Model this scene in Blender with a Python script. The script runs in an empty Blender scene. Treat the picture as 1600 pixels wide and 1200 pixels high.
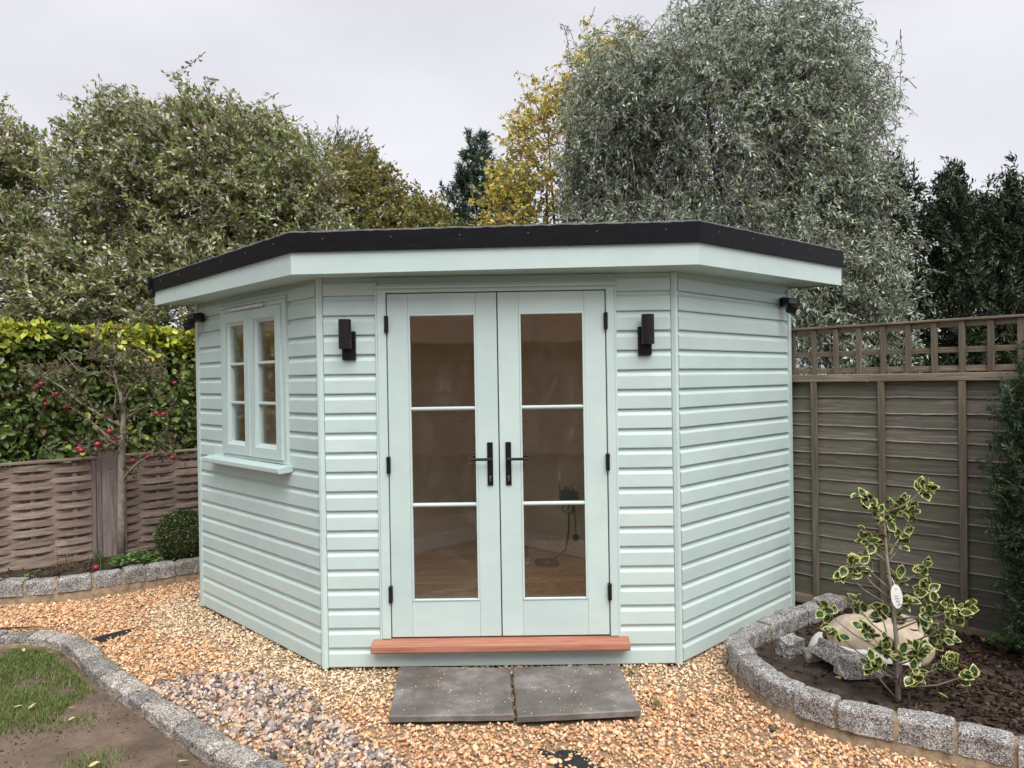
import bpy, bmesh, math, random
import numpy as np
from mathutils import Vector, Matrix
R = math.radians
K = math.sqrt(.5)
SC = bpy.context.scene
COL = SC.collection
random.seed(7)

# ------------------------------------------------------------------ camera
cd = bpy.data.cameras.new('camera'); cam = bpy.data.objects.new('camera', cd); COL.objects.link(cam)
cd.sensor_fit = 'HORIZONTAL'; cd.sensor_width = 36.0; cd.lens = 1151.1 / 1600 * 36.0
cd.clip_start = .05; cd.clip_end = 1000
fw = Vector((-.0094, .9999, -.0057)).normalized()
rt = Vector((.9998, .0093, -.0161)); rt = (rt - fw * rt.dot(fw)).normalized(); up = rt.cross(fw)
m = Matrix((rt, up, -fw)).transposed().to_4x4(); m.translation = Vector((1.0873, -4.0479, 1.5669))
cam.matrix_world = m
SC.camera = cam

# ------------------------------------------------------------------ sky, sun, exposure
SUN_EL, SUN_AZ = R(55), R(163)          # high soft light from behind the camera
w = bpy.data.worlds.new('World'); SC.world = w; w.use_nodes = True
nt = w.node_tree; nt.nodes.clear()
out = nt.nodes.new('ShaderNodeOutputWorld')
sky = nt.nodes.new('ShaderNodeTexSky'); sky.sky_type = 'NISHITA'; sky.sun_disc = False
sky.sun_elevation = SUN_EL; sky.sun_rotation = SUN_AZ
b1 = nt.nodes.new('ShaderNodeBackground'); b1.inputs[1].default_value = .06
nt.links.new(sky.outputs[0], b1.inputs[0])
tc = nt.nodes.new('ShaderNodeTexCoord'); mp = nt.nodes.new('ShaderNodeMapping'); mp.inputs['Scale'].default_value = (1, 1, 2.6)
nz = nt.nodes.new('ShaderNodeTexNoise'); nz.inputs['Scale'].default_value = 1.7; nz.inputs['Detail'].default_value = 5; nz.inputs['Roughness'].default_value = .5
cr = nt.nodes.new('ShaderNodeValToRGB')
cr.color_ramp.elements[0].position = .32; cr.color_ramp.elements[0].color = (.645, .635, .695, 1)
cr.color_ramp.elements[1].position = .72; cr.color_ramp.elements[1].color = (.84, .83, .875, 1)
b2 = nt.nodes.new('ShaderNodeBackground'); b2.inputs[1].default_value = .42
mx = nt.nodes.new('ShaderNodeMixShader'); mx.inputs[0].default_value = .93
nt.links.new(tc.outputs['Generated'], mp.inputs[0]); nt.links.new(mp.outputs[0], nz.inputs['Vector'])
nt.links.new(nz.outputs['Fac'], cr.inputs[0]); nt.links.new(cr.outputs[0], b2.inputs[0])
nt.links.new(b1.outputs[0], mx.inputs[1]); nt.links.new(b2.outputs[0], mx.inputs[2]); nt.links.new(mx.outputs[0], out.inputs[0])
sd = bpy.data.lights.new('sun', 'SUN'); sd.energy = 1.5; sd.angle = R(50); sd.color = (1, .975, .93)
so = bpy.data.objects.new('sun', sd); COL.objects.link(so)
sv = Vector((math.sin(SUN_AZ) * math.cos(SUN_EL), math.cos(SUN_AZ) * math.cos(SUN_EL), math.sin(SUN_EL)))
so.rotation_euler = sv.to_track_quat('Z', 'Y').to_euler(); so.location = (0, -8, 12)
vs = SC.view_settings
vs.view_transform = 'Standard'; vs.look = 'None'; vs.gamma = 1; vs.use_curve_mapping = False; vs.exposure = 1.42
SC.cycles.max_bounces = 10; SC.cycles.adaptive_threshold = .02; SC.cycles.diffuse_bounces = 8; SC.cycles.glossy_bounces = 3; SC.cycles.transmission_bounces = 4; SC.cycles.transparent_max_bounces = 8

# ------------------------------------------------------------------ helpers
def lin(r, g, b):
    f = lambda c: (c / 255 / 12.92) if c / 255 <= .04045 else ((c / 255 + .055) / 1.055) ** 2.4
    return np.array((f(r), f(g), f(b)))

def tag(o, label=None, cat=None, group=None, kind=None):
    if label: o['label'] = label
    if cat: o['category'] = cat
    if group: o['group'] = group
    if kind: o['kind'] = kind
    return o

def thing(name, label, cat, loc=(0, 0, 0), rz=0, group=None):
    o = bpy.data.objects.new(name, None); COL.objects.link(o)
    o.location = loc; o.rotation_euler = (0, 0, rz); o.empty_display_size = .1
    return tag(o, label, cat, group)

def link(name, me, mat=None, parent=None, loc=(0, 0, 0), rot=(0, 0, 0), world=False):
    o = bpy.data.objects.new(name, me); COL.objects.link(o)
    if mat is not None and len(me.materials) == 0:
        for mm in (mat if isinstance(mat, (list, tuple)) else [mat]): me.materials.append(mm)
    o.location = loc; o.rotation_euler = rot
    if parent is not None:
        o.parent = parent
        if world:      # coordinates given in world space under an unrotated parent chain
            L = Vector((0, 0, 0)); q = parent
            while q is not None:
                L += q.location
                q = q.parent
            o.matrix_parent_inverse = Matrix.Translation(-L)
    return o

class MB:
    def __init__(s): s.v = []; s.f = []; s.m = []
    def add(s, v, f, mi=0):
        n = len(s.v); s.v += [tuple(p) for p in v]; s.f += [tuple(i + n for i in q) for q in f]; s.m += [mi] * len(f); return s
    def box(s, x0, x1, y0, y1, z0, z1, mi=0):
        v = [(x, y, z) for z in (z0, z1) for y in (y0, y1) for x in (x0, x1)]
        return s.add(v, [(0, 2, 3, 1), (4, 5, 7, 6), (0, 1, 5, 4), (2, 6, 7, 3), (0, 4, 6, 2), (1, 3, 7, 5)], mi)
    def hexa(s, b, t, mi=0):        # bottom quad, top quad (counter-clockwise from above)
        return s.add(list(b) + list(t), [(3, 2, 1, 0), (4, 5, 6, 7), (0, 1, 5, 4), (1, 2, 6, 5), (2, 3, 7, 6), (3, 0, 4, 7)], mi)
    def prism(s, poly, z0, z1, mi=0):
        n = len(poly)
        v = [(x, y, z0) for x, y in poly] + [(x, y, z1) for x, y in poly]
        return s.add(v, [tuple(range(n - 1, -1, -1)), tuple(range(n, 2 * n))] + [(i, (i + 1) % n, n + (i + 1) % n, n + i) for i in range(n)], mi)
    def sweepx(s, prof, x0, x1, mi=0):     # profile of (y,z), swept along x
        n = len(prof)
        v = [(x0, y, z) for y, z in prof] + [(x1, y, z) for y, z in prof]
        return s.add(v, [tuple(range(n)), tuple(range(2 * n - 1, n - 1, -1))] + [(i, n + i, n + (i + 1) % n, (i + 1) % n) for i in range(n)], mi)
    def tube(s, pts, rad, n=8, mi=0):
        pts = [Vector(p) for p in pts]; N = len(pts); v = []
        if not hasattr(rad, '__len__'): rad = [rad] * N
        t0 = (pts[1] - pts[0]).normalized(); a = Vector((1, 0, 0)) if abs(t0.x) < .8 else Vector((0, 1, 0))
        u = t0.cross(a).normalized()
        for i in range(N):
            t = (pts[min(i + 1, N - 1)] - pts[max(i - 1, 0)]).normalized()
            u = (u - t * u.dot(t)).normalized(); w_ = t.cross(u)
            for k in range(n):
                an = 2 * math.pi * k / n
                v.append(pts[i] + (u * math.cos(an) + w_ * math.sin(an)) * rad[i])
        f = [(i * n + k, i * n + (k + 1) % n, (i + 1) * n + (k + 1) % n, (i + 1) * n + k) for i in range(N - 1) for k in range(n)]
        f += [tuple(range(n - 1, -1, -1)), tuple((N - 1) * n + k for k in range(n))]
        return s.add(v, f, mi)
    def lathe(s, prof, n=16, c=(0, 0, 0), mi=0):
        v = [(c[0] + r * math.cos(2 * math.pi * k / n), c[1] + r * math.sin(2 * math.pi * k / n), c[2] + z) for r, z in prof for k in range(n)]
        N = len(prof)
        f = [(i * n + k, i * n + (k + 1) % n, (i + 1) * n + (k + 1) % n, (i + 1) * n + k) for i in range(N - 1) for k in range(n)]
        f += [tuple(range(n - 1, -1, -1)), tuple((N - 1) * n + k for k in range(n))]
        return s.add(v, f, mi)
    def mesh(s, name, smooth=False, bevel=0, seg=1):
        me = bpy.data.meshes.new(name); me.from_pydata(s.v, [], s.f)
        if any(s.m): me.polygons.foreach_set('material_index', s.m)
        if bevel:
            bm = bmesh.new(); bm.from_mesh(me); bmesh.ops.remove_doubles(bm, verts=bm.verts, dist=1e-5)
            bmesh.ops.bevel(bm, geom=bm.edges[:], offset=bevel, segments=seg, affect='EDGES', clamp_overlap=True)
            bm.to_mesh(me); bm.free()
        if smooth: me.polygons.foreach_set('use_smooth', [True] * len(me.polygons))
        me.update(); return me
    def obj(s, name, mat, parent=None, smooth=False, bevel=0, seg=1, **kw):
        return link(name, s.mesh(name, smooth, bevel, seg), mat, parent, **kw)

def npmesh(name, co, quads=None, tris=None, col=None, smooth=False):
    co = np.asarray(co, np.float32).reshape(-1, 3)
    me = bpy.data.meshes.new(name); me.vertices.add(len(co)); me.vertices.foreach_set('co', co.ravel())
    idx = []; tot = []
    if quads is not None and len(quads): q = np.asarray(quads, np.int32).reshape(-1, 4); idx.append(q.ravel()); tot.append(np.full(len(q), 4, np.int32))
    if tris is not None and len(tris): q = np.asarray(tris, np.int32).reshape(-1, 3); idx.append(q.ravel()); tot.append(np.full(len(q), 3, np.int32))
    idx = np.concatenate(idx); tot = np.concatenate(tot)
    me.loops.add(len(idx)); me.loops.foreach_set('vertex_index', idx)
    me.polygons.add(len(tot)); st = np.concatenate([[0], np.cumsum(tot)[:-1]]).astype(np.int32)
    me.polygons.foreach_set('loop_start', st); me.polygons.foreach_set('loop_total', tot)
    if smooth: me.polygons.foreach_set('use_smooth', np.ones(len(tot), bool))
    me.update(calc_edges=True)
    if col is not None:
        a = me.color_attributes.new('Col', 'FLOAT_COLOR', 'POINT')
        c = np.ones((len(co), 4), np.float32); c[:, :3] = col; a.data.foreach_set('color', c.ravel())
    return me

def unit(a): return a / np.maximum(np.linalg.norm(a, axis=-1, keepdims=True), 1e-9)

def inpoly(x, y, poly):
    x = np.asarray(x); y = np.asarray(y); r = np.zeros(x.shape, bool); n = len(poly)
    for i in range(n):
        x0, y0 = poly[i]; x1, y1 = poly[(i + 1) % n]
        c = ((y0 > y) != (y1 > y)) & (x < (x1 - x0) * (y - y0) / (y1 - y0 + 1e-12) + x0)
        r ^= c
    return r

def segdist(x, y, pts):
    d = np.full(np.shape(x), 1e9)
    for (x0, y0), (x1, y1) in zip(pts[:-1], pts[1:]):
        dx, dy = x1 - x0, y1 - y0; t = np.clip(((x - x0) * dx + (y - y0) * dy) / (dx * dx + dy * dy), 0, 1)
        d = np.minimum(d, np.hypot(x - x0 - t * dx, y - y0 - t * dy))
    return d

_rs = np.random.RandomState(3)
_lat = _rs.rand(64, 64)
def vnoise(x, y):
    x = np.asarray(x, float); y = np.asarray(y, float)
    xi = np.floor(x).astype(int); yi = np.floor(y).astype(int); fx = x - xi; fy = y - yi
    fx = fx * fx * (3 - 2 * fx); fy = fy * fy * (3 - 2 * fy)
    g = lambda a, b: _lat[a % 64, b % 64]
    return (g(xi, yi) * (1 - fx) + g(xi + 1, yi) * fx) * (1 - fy) + (g(xi, yi + 1) * (1 - fx) + g(xi + 1, yi + 1) * fx) * fy
def fbm(x, y, o=3): return sum(vnoise(x * 2 ** i + 7 * i, y * 2 ** i + 3 * i) / 2 ** i for i in range(o)) / sum(1 / 2 ** i for i in range(o))

def smooth_curve(pts, step):
    pts = [np.array(p, float) for p in pts]; o = []
    for i in range(len(pts) - 1):
        p0, p1, p2, p3 = pts[max(i - 1, 0)], pts[i], pts[i + 1], pts[min(i + 2, len(pts) - 1)]
        for t in np.linspace(0, 1, 24, endpoint=False):
            o.append(.5 * (2 * p1 + (p2 - p0) * t + (2 * p0 - 5 * p1 + 4 * p2 - p3) * t * t + (3 * p1 - p0 - 3 * p2 + p3) * t ** 3))
    o.append(pts[-1]); o = np.array(o)
    s = np.concatenate([[0], np.cumsum(np.linalg.norm(np.diff(o, axis=0), axis=1))])
    q = np.arange(0, s[-1], step)
    return np.stack([np.interp(q, s, o[:, i]) for i in range(o.shape[1])], 1)

# ------------------------------------------------------------------ materials
def newmat(name):
    mt = bpy.data.materials.new(name); mt.use_nodes = True; n = mt.node_tree
    return mt, n, n.nodes['Principled BSDF']
def N(n, t, **kw):
    o = n.nodes.new(t)
    for k, v in kw.items():
        if k in o.inputs: o.inputs[k].default_value = v
        else: setattr(o, k, v)
    return o
def ramp(n, fac, stops):
    r = n.nodes.new('ShaderNodeValToRGB'); e = r.color_ramp.elements
    while len(e) < len(stops): e.new(.5)
    for i, (p, c) in enumerate(stops): e[i].position = p; e[i].color = (c[0], c[1], c[2], 1)
    n.links.new(fac, r.inputs[0]); return r.outputs[0]
def coords(n, scale=(1, 1, 1), kind='Object', rnd=True):
    t = n.nodes.new('ShaderNodeTexCoord'); mpp = n.nodes.new('ShaderNodeMapping'); mpp.inputs['Scale'].default_value = scale
    n.links.new(t.outputs[kind], mpp.inputs[0])
    if rnd:
        oi = n.nodes.new('ShaderNodeObjectInfo'); mu = N(n, 'ShaderNodeMath', operation='MULTIPLY'); mu.inputs[1].default_value = 37.0
        n.links.new(oi.outputs['Random'], mu.inputs[0]); n.links.new(mu.outputs[0], mpp.inputs['Location'])
    return mpp.outputs[0]
def bumpit(n, p, h, strength=.3, dist=.01):
    b = n.nodes.new('ShaderNodeBump'); b.inputs['Strength'].default_value = strength; b.inputs['Distance'].default_value = dist
    n.links.new(h, b.inputs['Height']); n.links.new(b.outputs[0], p.inputs['Normal'])
def noisy(name, stops, scale=8, detail=6, rough=.7, sc=(1, 1, 1), bump=.3, bdist=.004, bscale=None, kind='Object', rnd=True, spec=.3):
    mt, n, p = newmat(name); c = coords(n, sc, kind, rnd)
    t = N(n, 'ShaderNodeTexNoise', Scale=scale, Detail=detail, Roughness=.6); n.links.new(c, t.inputs['Vector'])
    n.links.new(ramp(n, t.outputs['Fac'], stops), p.inputs['Base Color'])
    p.inputs['Roughness'].default_value = rough; p.inputs['Specular IOR Level'].default_value = spec
    if bump:
        t2 = N(n, 'ShaderNodeTexNoise', Scale=bscale or scale * 3, Detail=6.0); n.links.new(c, t2.inputs['Vector']); bumpit(n, p, t2.outputs['Fac'], bump, bdist)
    return mt
def leafmat(name, rough=.5, tr=.36, spec=.35):
    mt, n, p = newmat(name)
    a = n.nodes.new('ShaderNodeVertexColor'); a.layer_name = 'Col'
    n.links.new(a.outputs[0], p.inputs['Base Color']); p.inputs['Roughness'].default_value = rough; p.inputs['Specular IOR Level'].default_value = spec
    t = n.nodes.new('ShaderNodeBsdfTranslucent'); n.links.new(a.outputs[0], t.inputs[0])
    mx = n.nodes.new('ShaderNodeMixShader'); mx.inputs[0].default_value = tr
    n.links.new(p.outputs[0], mx.inputs[1]); n.links.new(t.outputs[0], mx.inputs[2])
    n.links.new(mx.outputs[0], n.nodes['Material Output'].inputs[0]); return mt
def attrmat(name, rough=.75, fine=160, amt=.35, bump=.3):
    mt, n, p = newmat(name)
    a = n.nodes.new('ShaderNodeVertexColor'); a.layer_name = 'Col'; c = coords(n, rnd=False)
    t = N(n, 'ShaderNodeTexNoise', Scale=fine, Detail=4.0); n.links.new(c, t.inputs['Vector'])
    r = ramp(n, t.outputs['Fac'], [(.25, (1 - amt,) * 3), (.75, (1 + amt,) * 3)])
    mm = n.nodes.new('ShaderNodeMix'); mm.data_type = 'RGBA'; mm.blend_type = 'MULTIPLY'; mm.inputs[0].default_value = 1
    n.links.new(a.outputs[0], mm.inputs[6]); n.links.new(r, mm.inputs[7]); n.links.new(mm.outputs[2], p.inputs['Base Color'])
    p.inputs['Roughness'].default_value = rough; p.inputs['Specular IOR Level'].default_value = .12
    if bump: bumpit(n, p, t.outputs['Fac'], bump, .004)
    return mt
def woodmat(name, c0, c1, c2, grain=(1.2, 30, 30), rough=.75, green=None, bump=.35, vary=.21):
    mt, n, p = newmat(name); c = coords(n, grain)
    t = N(n, 'ShaderNodeTexNoise', Scale=3.0, Detail=8.0, Roughness=.65, Distortion=.6); n.links.new(c, t.inputs['Vector'])
    col = ramp(n, t.outputs['Fac'], [(.28, c0), (.5, c1), (.74, c2)])
    c2_ = coords(n, (1, 1, 1)); big = N(n, 'ShaderNodeTexNoise', Scale=3.5, Detail=3.0); n.links.new(c2_, big.inputs['Vector'])
    if green is not None:
        mm = n.nodes.new('ShaderNodeMix'); mm.data_type = 'RGBA'
        f = ramp(n, big.outputs['Fac'], [(.42, (0, 0, 0)), (.66, (.7, .7, .7))])
        n.links.new(f, mm.inputs[0]); n.links.new(col, mm.inputs[6]); mm.inputs[7].default_value = (*green, 1); col = mm.outputs[2]
    oi = n.nodes.new('ShaderNodeObjectInfo'); v = ramp(n, oi.outputs['Random'], [(0, (1 - vary,) * 3), (1, (1 + vary,) * 3)])
    m2 = n.nodes.new('ShaderNodeMix'); m2.data_type = 'RGBA'; m2.blend_type = 'MULTIPLY'; m2.inputs[0].default_value = 1
    n.links.new(col, m2.inputs[6]); n.links.new(v, m2.inputs[7]); n.links.new(m2.outputs[2], p.inputs['Base Color'])
    p.inputs['Roughness'].default_value = rough; p.inputs['Specular IOR Level'].default_value = .25
    bumpit(n, p, t.outputs['Fac'], bump, .004); return mt
def plain(name, c, rough=.5, metal=0, spec=.5):
    mt, n, p = newmat(name); p.inputs['Base Color'].default_value = (*c, 1); p.inputs['Roughness'].default_value = rough
    p.inputs['Metallic'].default_value = metal; p.inputs['Specular IOR Level'].default_value = spec
    t = N(n, 'ShaderNodeTexNoise', Scale=30.0, Detail=4.0); n.links.new(coords(n), t.inputs['Vector'])
    r = ramp(n, t.outputs['Fac'], [(.3, [x * .88 for x in c]), (.7, [min(1, x * 1.1) for x in c])]); n.links.new(r, p.inputs['Base Color']); return mt

def paintmat():
    mt, n, p = newmat('mint_paint'); c = coords(n, (5, 8, 14))
    t = N(n, 'ShaderNodeTexNoise', Scale=1.6, Detail=7.0, Roughness=.6); n.links.new(c, t.inputs['Vector'])
    c1 = coords(n); b = N(n, 'ShaderNodeTexNoise', Scale=2.5, Detail=4.0); n.links.new(c1, b.inputs['Vector'])
    base = (.532, .652, .634)
    col = ramp(n, t.outputs['Fac'], [(.25, [x * .96 for x in base]), (.75, [x * 1.03 for x in base])])
    v0 = ramp(n, b.outputs['Fac'], [(.3, (.93, .94, .95)), (.7, (1.04, 1.03, 1.02))])
    oi = n.nodes.new('ShaderNodeObjectInfo'); v1 = ramp(n, oi.outputs['Random'], [(0, (.955, .955, .96)), (1, (1.03, 1.03, 1.025))])
    mv = n.nodes.new('ShaderNodeMix'); mv.data_type = 'RGBA'; mv.blend_type = 'MULTIPLY'; mv.inputs[0].default_value = 1
    n.links.new(v0, mv.inputs[6]); n.links.new(v1, mv.inputs[7]); v = mv.outputs[2]
    m2 = n.nodes.new('ShaderNodeMix'); m2.data_type = 'RGBA'; m2.blend_type = 'MULTIPLY'; m2.inputs[0].default_value = 1
    n.links.new(col, m2.inputs[6]); n.links.new(v, m2.inputs[7]); n.links.new(m2.outputs[2], p.inputs['Base Color'])
    p.inputs['Roughness'].default_value = .42; p.inputs['Specular IOR Level'].default_value = .45
    bumpit(n, p, t.outputs['Fac'], .12, .002); return mt
MINT = paintmat()
def glassmat():
    mt, n, p = newmat('window_glass'); n.nodes.remove(p); o = n.nodes['Material Output']
    tr = n.nodes.new('ShaderNodeBsdfTransparent'); tr.inputs[0].default_value = (.97, .98, .975, 1)
    gl = n.nodes.new('ShaderNodeBsdfGlossy'); gl.inputs['Roughness'].default_value = .015; gl.inputs[0].default_value = (1, 1, 1, 1)
    lw = n.nodes.new('ShaderNodeLayerWeight'); lw.inputs[0].default_value = .5      # Schlick reflectance, same from both sides of the sheet
    fr = N(n, 'ShaderNodeMath', operation='POWER'); n.links.new(lw.outputs['Facing'], fr.inputs[0]); fr.inputs[1].default_value = 5
    c = coords(n); t = N(n, 'ShaderNodeTexNoise', Scale=5.0, Detail=2.0); n.links.new(c, t.inputs['Vector'])
    bp = n.nodes.new('ShaderNodeBump'); bp.inputs['Strength'].default_value = .05; bp.inputs['Distance'].default_value = .01
    n.links.new(t.outputs['Fac'], bp.inputs['Height']); n.links.new(bp.outputs[0], gl.inputs['Normal'])
    mu = N(n, 'ShaderNodeMath', operation='MULTIPLY_ADD'); mu.inputs[1].default_value = .9; mu.inputs[2].default_value = .05; n.links.new(fr.outputs[0], mu.inputs[0])
    mx = n.nodes.new('ShaderNodeMixShader'); n.links.new(mu.outputs[0], mx.inputs[0]); n.links.new(tr.outputs[0], mx.inputs[1]); n.links.new(gl.outputs[0], mx.inputs[2])
    df = n.nodes.new('ShaderNodeBsdfDiffuse'); df.inputs[0].default_value = (.7, .68, .64, 1)      # dust and smears
    t2 = N(n, 'ShaderNodeTexNoise', Scale=9.0, Detail=8.0, Roughness=.7, Distortion=1.2); n.links.new(coords(n, (1, 1, .5)), t2.inputs['Vector'])
    rr = ramp(n, t2.outputs['Fac'], [(.5, (.004,) * 3), (.66, (.02,) * 3), (.78, (.10,) * 3)])
    m2 = n.nodes.new('ShaderNodeMixShader'); n.links.new(rr, m2.inputs[0]); n.links.new(mx.outputs[0], m2.inputs[1]); n.links.new(df.outputs[0], m2.inputs[2])
    n.links.new(m2.outputs[0], o.inputs[0]); return mt
GLASS = glassmat()
def granite(name, tint=(1, 1, 1), k=1.0):
    mt, n, p = newmat(name); c = coords(n)
    v = N(n, 'ShaderNodeTexVoronoi', Scale=230.0); n.links.new(c, v.inputs['Vector'])
    sx = n.nodes.new('ShaderNodeSeparateColor'); n.links.new(v.outputs['Color'], sx.inputs[0])
    T = lambda g: [g * k * t for t in tint]
    col = ramp(n, sx.outputs[0], [(.1, T(.06)), (.4, T(.24)), (.7, T(.38)), (.95, T(.62))])
    t = N(n, 'ShaderNodeTexNoise', Scale=14.0, Detail=5.0); n.links.new(c, t.inputs['Vector'])
    r = ramp(n, t.outputs['Fac'], [(.3, (.62, .60, .58)), (.7, (1.15, 1.15, 1.17))])
    m2 = n.nodes.new('ShaderNodeMix'); m2.data_type = 'RGBA'; m2.blend_type = 'MULTIPLY'; m2.inputs[0].default_value = 1
    n.links.new(col, m2.inputs[6]); n.links.new(r, m2.inputs[7]); n.links.new(m2.outputs[2], p.inputs['Base Color'])
    p.inputs['Roughness'].default_value = .7; p.inputs['Specular IOR Level'].default_value = .3
    t3 = N(n, 'ShaderNodeTexNoise', Scale=60.0, Detail=6.0); n.links.new(c, t3.inputs['Vector']); bumpit(n, p, t3.outputs['Fac'], .7, .006)
    return mt
GRAN = granite('granite', (1.0, .97, .94)); GRAN2 = granite('granite_worn', (1.0, .96, .9), .78)
MORTAR = noisy('mortar', [(.3, (.12, .09, .062)), (.5, (.27, .20, .13)), (.75, (.40, .31, .21))], 22, 10, .9, bump=.6, bscale=60, rnd=False)
BLACKP = noisy('black_roof_trim', [(.3, (.005, .005, .0065)), (.6, (.008, .008, .011)), (.85, (.03, .03, .038))], 5, 8, .5, sc=(2, 8, 14), bump=.2, spec=.10)
ROOFM = noisy('mineral_roof_felt', [(.3, (.10, .10, .105)), (.7, (.22, .22, .23))], 90, 4, .9, bump=.5)
BLACK = plain('black_metal', (.008, .007, .008), .36, spec=.35)
DARK = plain('dark_seal', (.008, .008, .009), .8)
REDWOOD = woodmat('red_hardwood', (.19, .080, .053), (.345, .150, .098), (.46, .235, .165), (1.2, 40, 40), .6)
LINING = woodmat('lining_paint', (.76, .665, .55), (.79, .69, .575), (.81, .72, .60), (1, 20, 20), .75, bump=.1, vary=.02)
SKIRT = plain('skirting_paint', (.86, .84, .80), .5)
FLOORM = woodmat('floor_boards', (.46, .29, .15), (.60, .40, .23), (.70, .50, .30), (1.2, 14, 14), .5)
STEEL = plain('steel', (.5, .5, .5), .3, 1)
WHITEP = plain('white_plastic', (.72, .72, .70), .5)
OAK = woodmat('weathered_oak', (.145, .103, .082), (.275, .205, .168), (.41, .325, .28), (1.5, 22, 22), .85, bump=.5)
OAKP = woodmat('weathered_oak_post', (.12, .094, .085), (.22, .175, .16), (.33, .275, .255), (22, 22, 1.2), .85, bump=.5)
LAP = woodmat('lap_fence_wood', (.066, .059, .049), (.120, .108, .090), (.225, .203, .170), (1.3, 26, 26), .9, green=(.100, .106, .070), bump=.7)
LAPE = woodmat('worn_lit_edge', (.20, .17, .14), (.36, .315, .26), (.52, .47, .40), (4, 26, 26), .9, bump=.5)  # worn lower board edge, its catch of light put into the colour
LAPV = woodmat('fence_batten_wood', (.078, .063, .047), (.145, .12, .09), (.23, .195, .15), (26, 26, 1.3), .9, bump=.6)
LAPH = woodmat('fence_rail_wood', (.095, .076, .057), (.185, .15, .113), (.32, .27, .21), (1.3, 26, 26), .9, bump=.6)
BARK = noisy('bark', [(.3, (.035, .027, .02)), (.6, (.09, .07, .052)), (.8, (.15, .125, .10))], 9, 8, .9, sc=(3, 3, .8), bump=.8, bdist=.02)
BARKG = noisy('grey_bark', [(.3, (.16, .13, .105)), (.6, (.29, .25, .21)), (.8, (.42, .38, .32))], 30, 8, .85, sc=(1, 1, .6), bump=.6)
LEAF = leafmat('leaf'); LEAFG = leafmat('glossy_leaf', .34, .18, .5); LEAFD = leafmat('conifer_leaf', .6, .1, .25)
TWIG = noisy('twig_bark', [(.3, (.06, .05, .04)), (.7, (.16, .135, .11))], 20, 3, .9, bump=0)
SOIL = noisy('soil', [(.25, (.020, .014, .010)), (.5, (.052, .038, .028)), (.8, (.115, .085, .062))], 14, 10, .95, bump=.9, bdist=.02, bscale=50, rnd=False)
STONE = attrmat('gravel_stone', .92, 120, .30); CHIP = attrmat('bark_chip', .8, 90, .4)

# ------------------------------------------------------------------ ground, lawn, beds
def sheet(name, poly, cell, zf, mat, label=None, cat=None, kind='structure'):
    xs = [p[0] for p in poly]; ys = [p[1] for p in poly]
    X = np.arange(min(xs), max(xs) + cell, cell); Y = np.arange(min(ys), max(ys) + cell, cell)
    gx, gy = np.meshgrid(X, Y); co = np.stack([gx, gy, zf(gx, gy)], -1).reshape(-1, 3); nx = len(X)
    i, j = np.meshgrid(np.arange(nx - 1), np.arange(len(Y) - 1)); a = (j * nx + i).ravel()
    cx = gx[:-1, :-1].ravel() + cell / 2; cy = gy[:-1, :-1].ravel() + cell / 2
    ok = inpoly(cx, cy, poly); a = a[ok]
    q = np.stack([a, a + 1, a + 1 + nx, a + nx], 1); u, inv = np.unique(q, return_inverse=True)
    me = npmesh(name, co[u], inv.reshape(-1, 4), smooth=True)
    return tag(link(name, me, mat), label, cat, kind=kind)

GROUNDM = noisy('far_ground', [(.3, (.03, .035, .015)), (.6, (.055, .065, .025)), (.8, (.08, .07, .04))], 1.5, 8, .95, rnd=False)
g = MB().add([(-300, -300, -.13), (300, -300, -.13), (300, 300, -.13), (-300, 300, -.13)], [(0, 1, 2, 3)]).obj('ground', GROUNDM); g['kind'] = 'structure'
KERB_LAWN = [(-4.4, .56), (-3.6, .60), (-2.9, .60), (-2.25, .605), (-1.92, .60), (-1.65, .43), (-1.36, .14), (-1.0, -.2), (-.7, -.455), (-.435, -.69), (-.215, -.875), (0, -1.03), (.3, -1.25), (.7, -1.6), (1.0, -2.0), (1.15, -2.5)]
KERB_LEFT = [(-4.6, 1.05), (-3.8, 1.13), (-3.2, 1.21), (-2.7, 1.30), (-2.38, 1.345), (-2.09, 1.50), (-1.74, 1.765), (-1.50, 1.96), (-1.25, 2.18)]
KERB_BED = [(3.16, .77), (2.876, .551), (2.56, .31), (2.36, .12), (2.262, -.02), (2.238, -.17), (2.256, -.38), (2.314, -.60), (2.447, -.79), (2.649, -.92), (2.824, -1.02), (2.964, -1.115), (3.25, -1.30), (3.6, -1.52), (4.0, -1.75)]
KL = smooth_curve(KERB_LAWN, .02); KF = smooth_curve(KERB_LEFT, .02); KB = smooth_curve(KERB_BED, .02)
lawn_poly = [tuple(p) for p in KL] + [(1.15, -4.9), (-4.4, -4.9)]
LAWNZ = lambda x, y: -.055 + .035 * (fbm(x * 1.7 + 5, y * 1.7, 4) - .5) + .010 * (fbm(x * 14, y * 14, 2) - .5) - .018 * np.exp(-(segdist(x, y, KL[::6]) / .10) ** 2)
EARTH = noisy('lawn_earth', [(.25, (.085, .060, .046)), (.5, (.15, .108, .082)), (.8, (.22, .165, .13))], 7, 10, .95, bump=.8, bdist=.012, bscale=70, rnd=False)
sheet('lawn', lawn_poly, .03, LAWNZ, EARTH)
grav_poly = [tuple(p) for p in KF[::4]] + [(-1.2, 2.3), (2.9, 1.1), (3.1, .8)] + [tuple(p) for p in KB[::4]] + [(4.0, -3.2), (1.15, -3.2)] + [tuple(p) for p in KL[::-4]]
GZ = lambda x, y: -.022 + .014 * (fbm(x * 3, y * 3, 3) - .5)
GBASE = noisy('gravel_fines', [(.3, (.16, .11, .07)), (.6, (.34, .24, .15)), (.8, (.48, .36, .25))], 60, 8, .95, bump=.8, rnd=False)
sheet('gravel_path', grav_poly, .05, GZ, GBASE)
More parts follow.
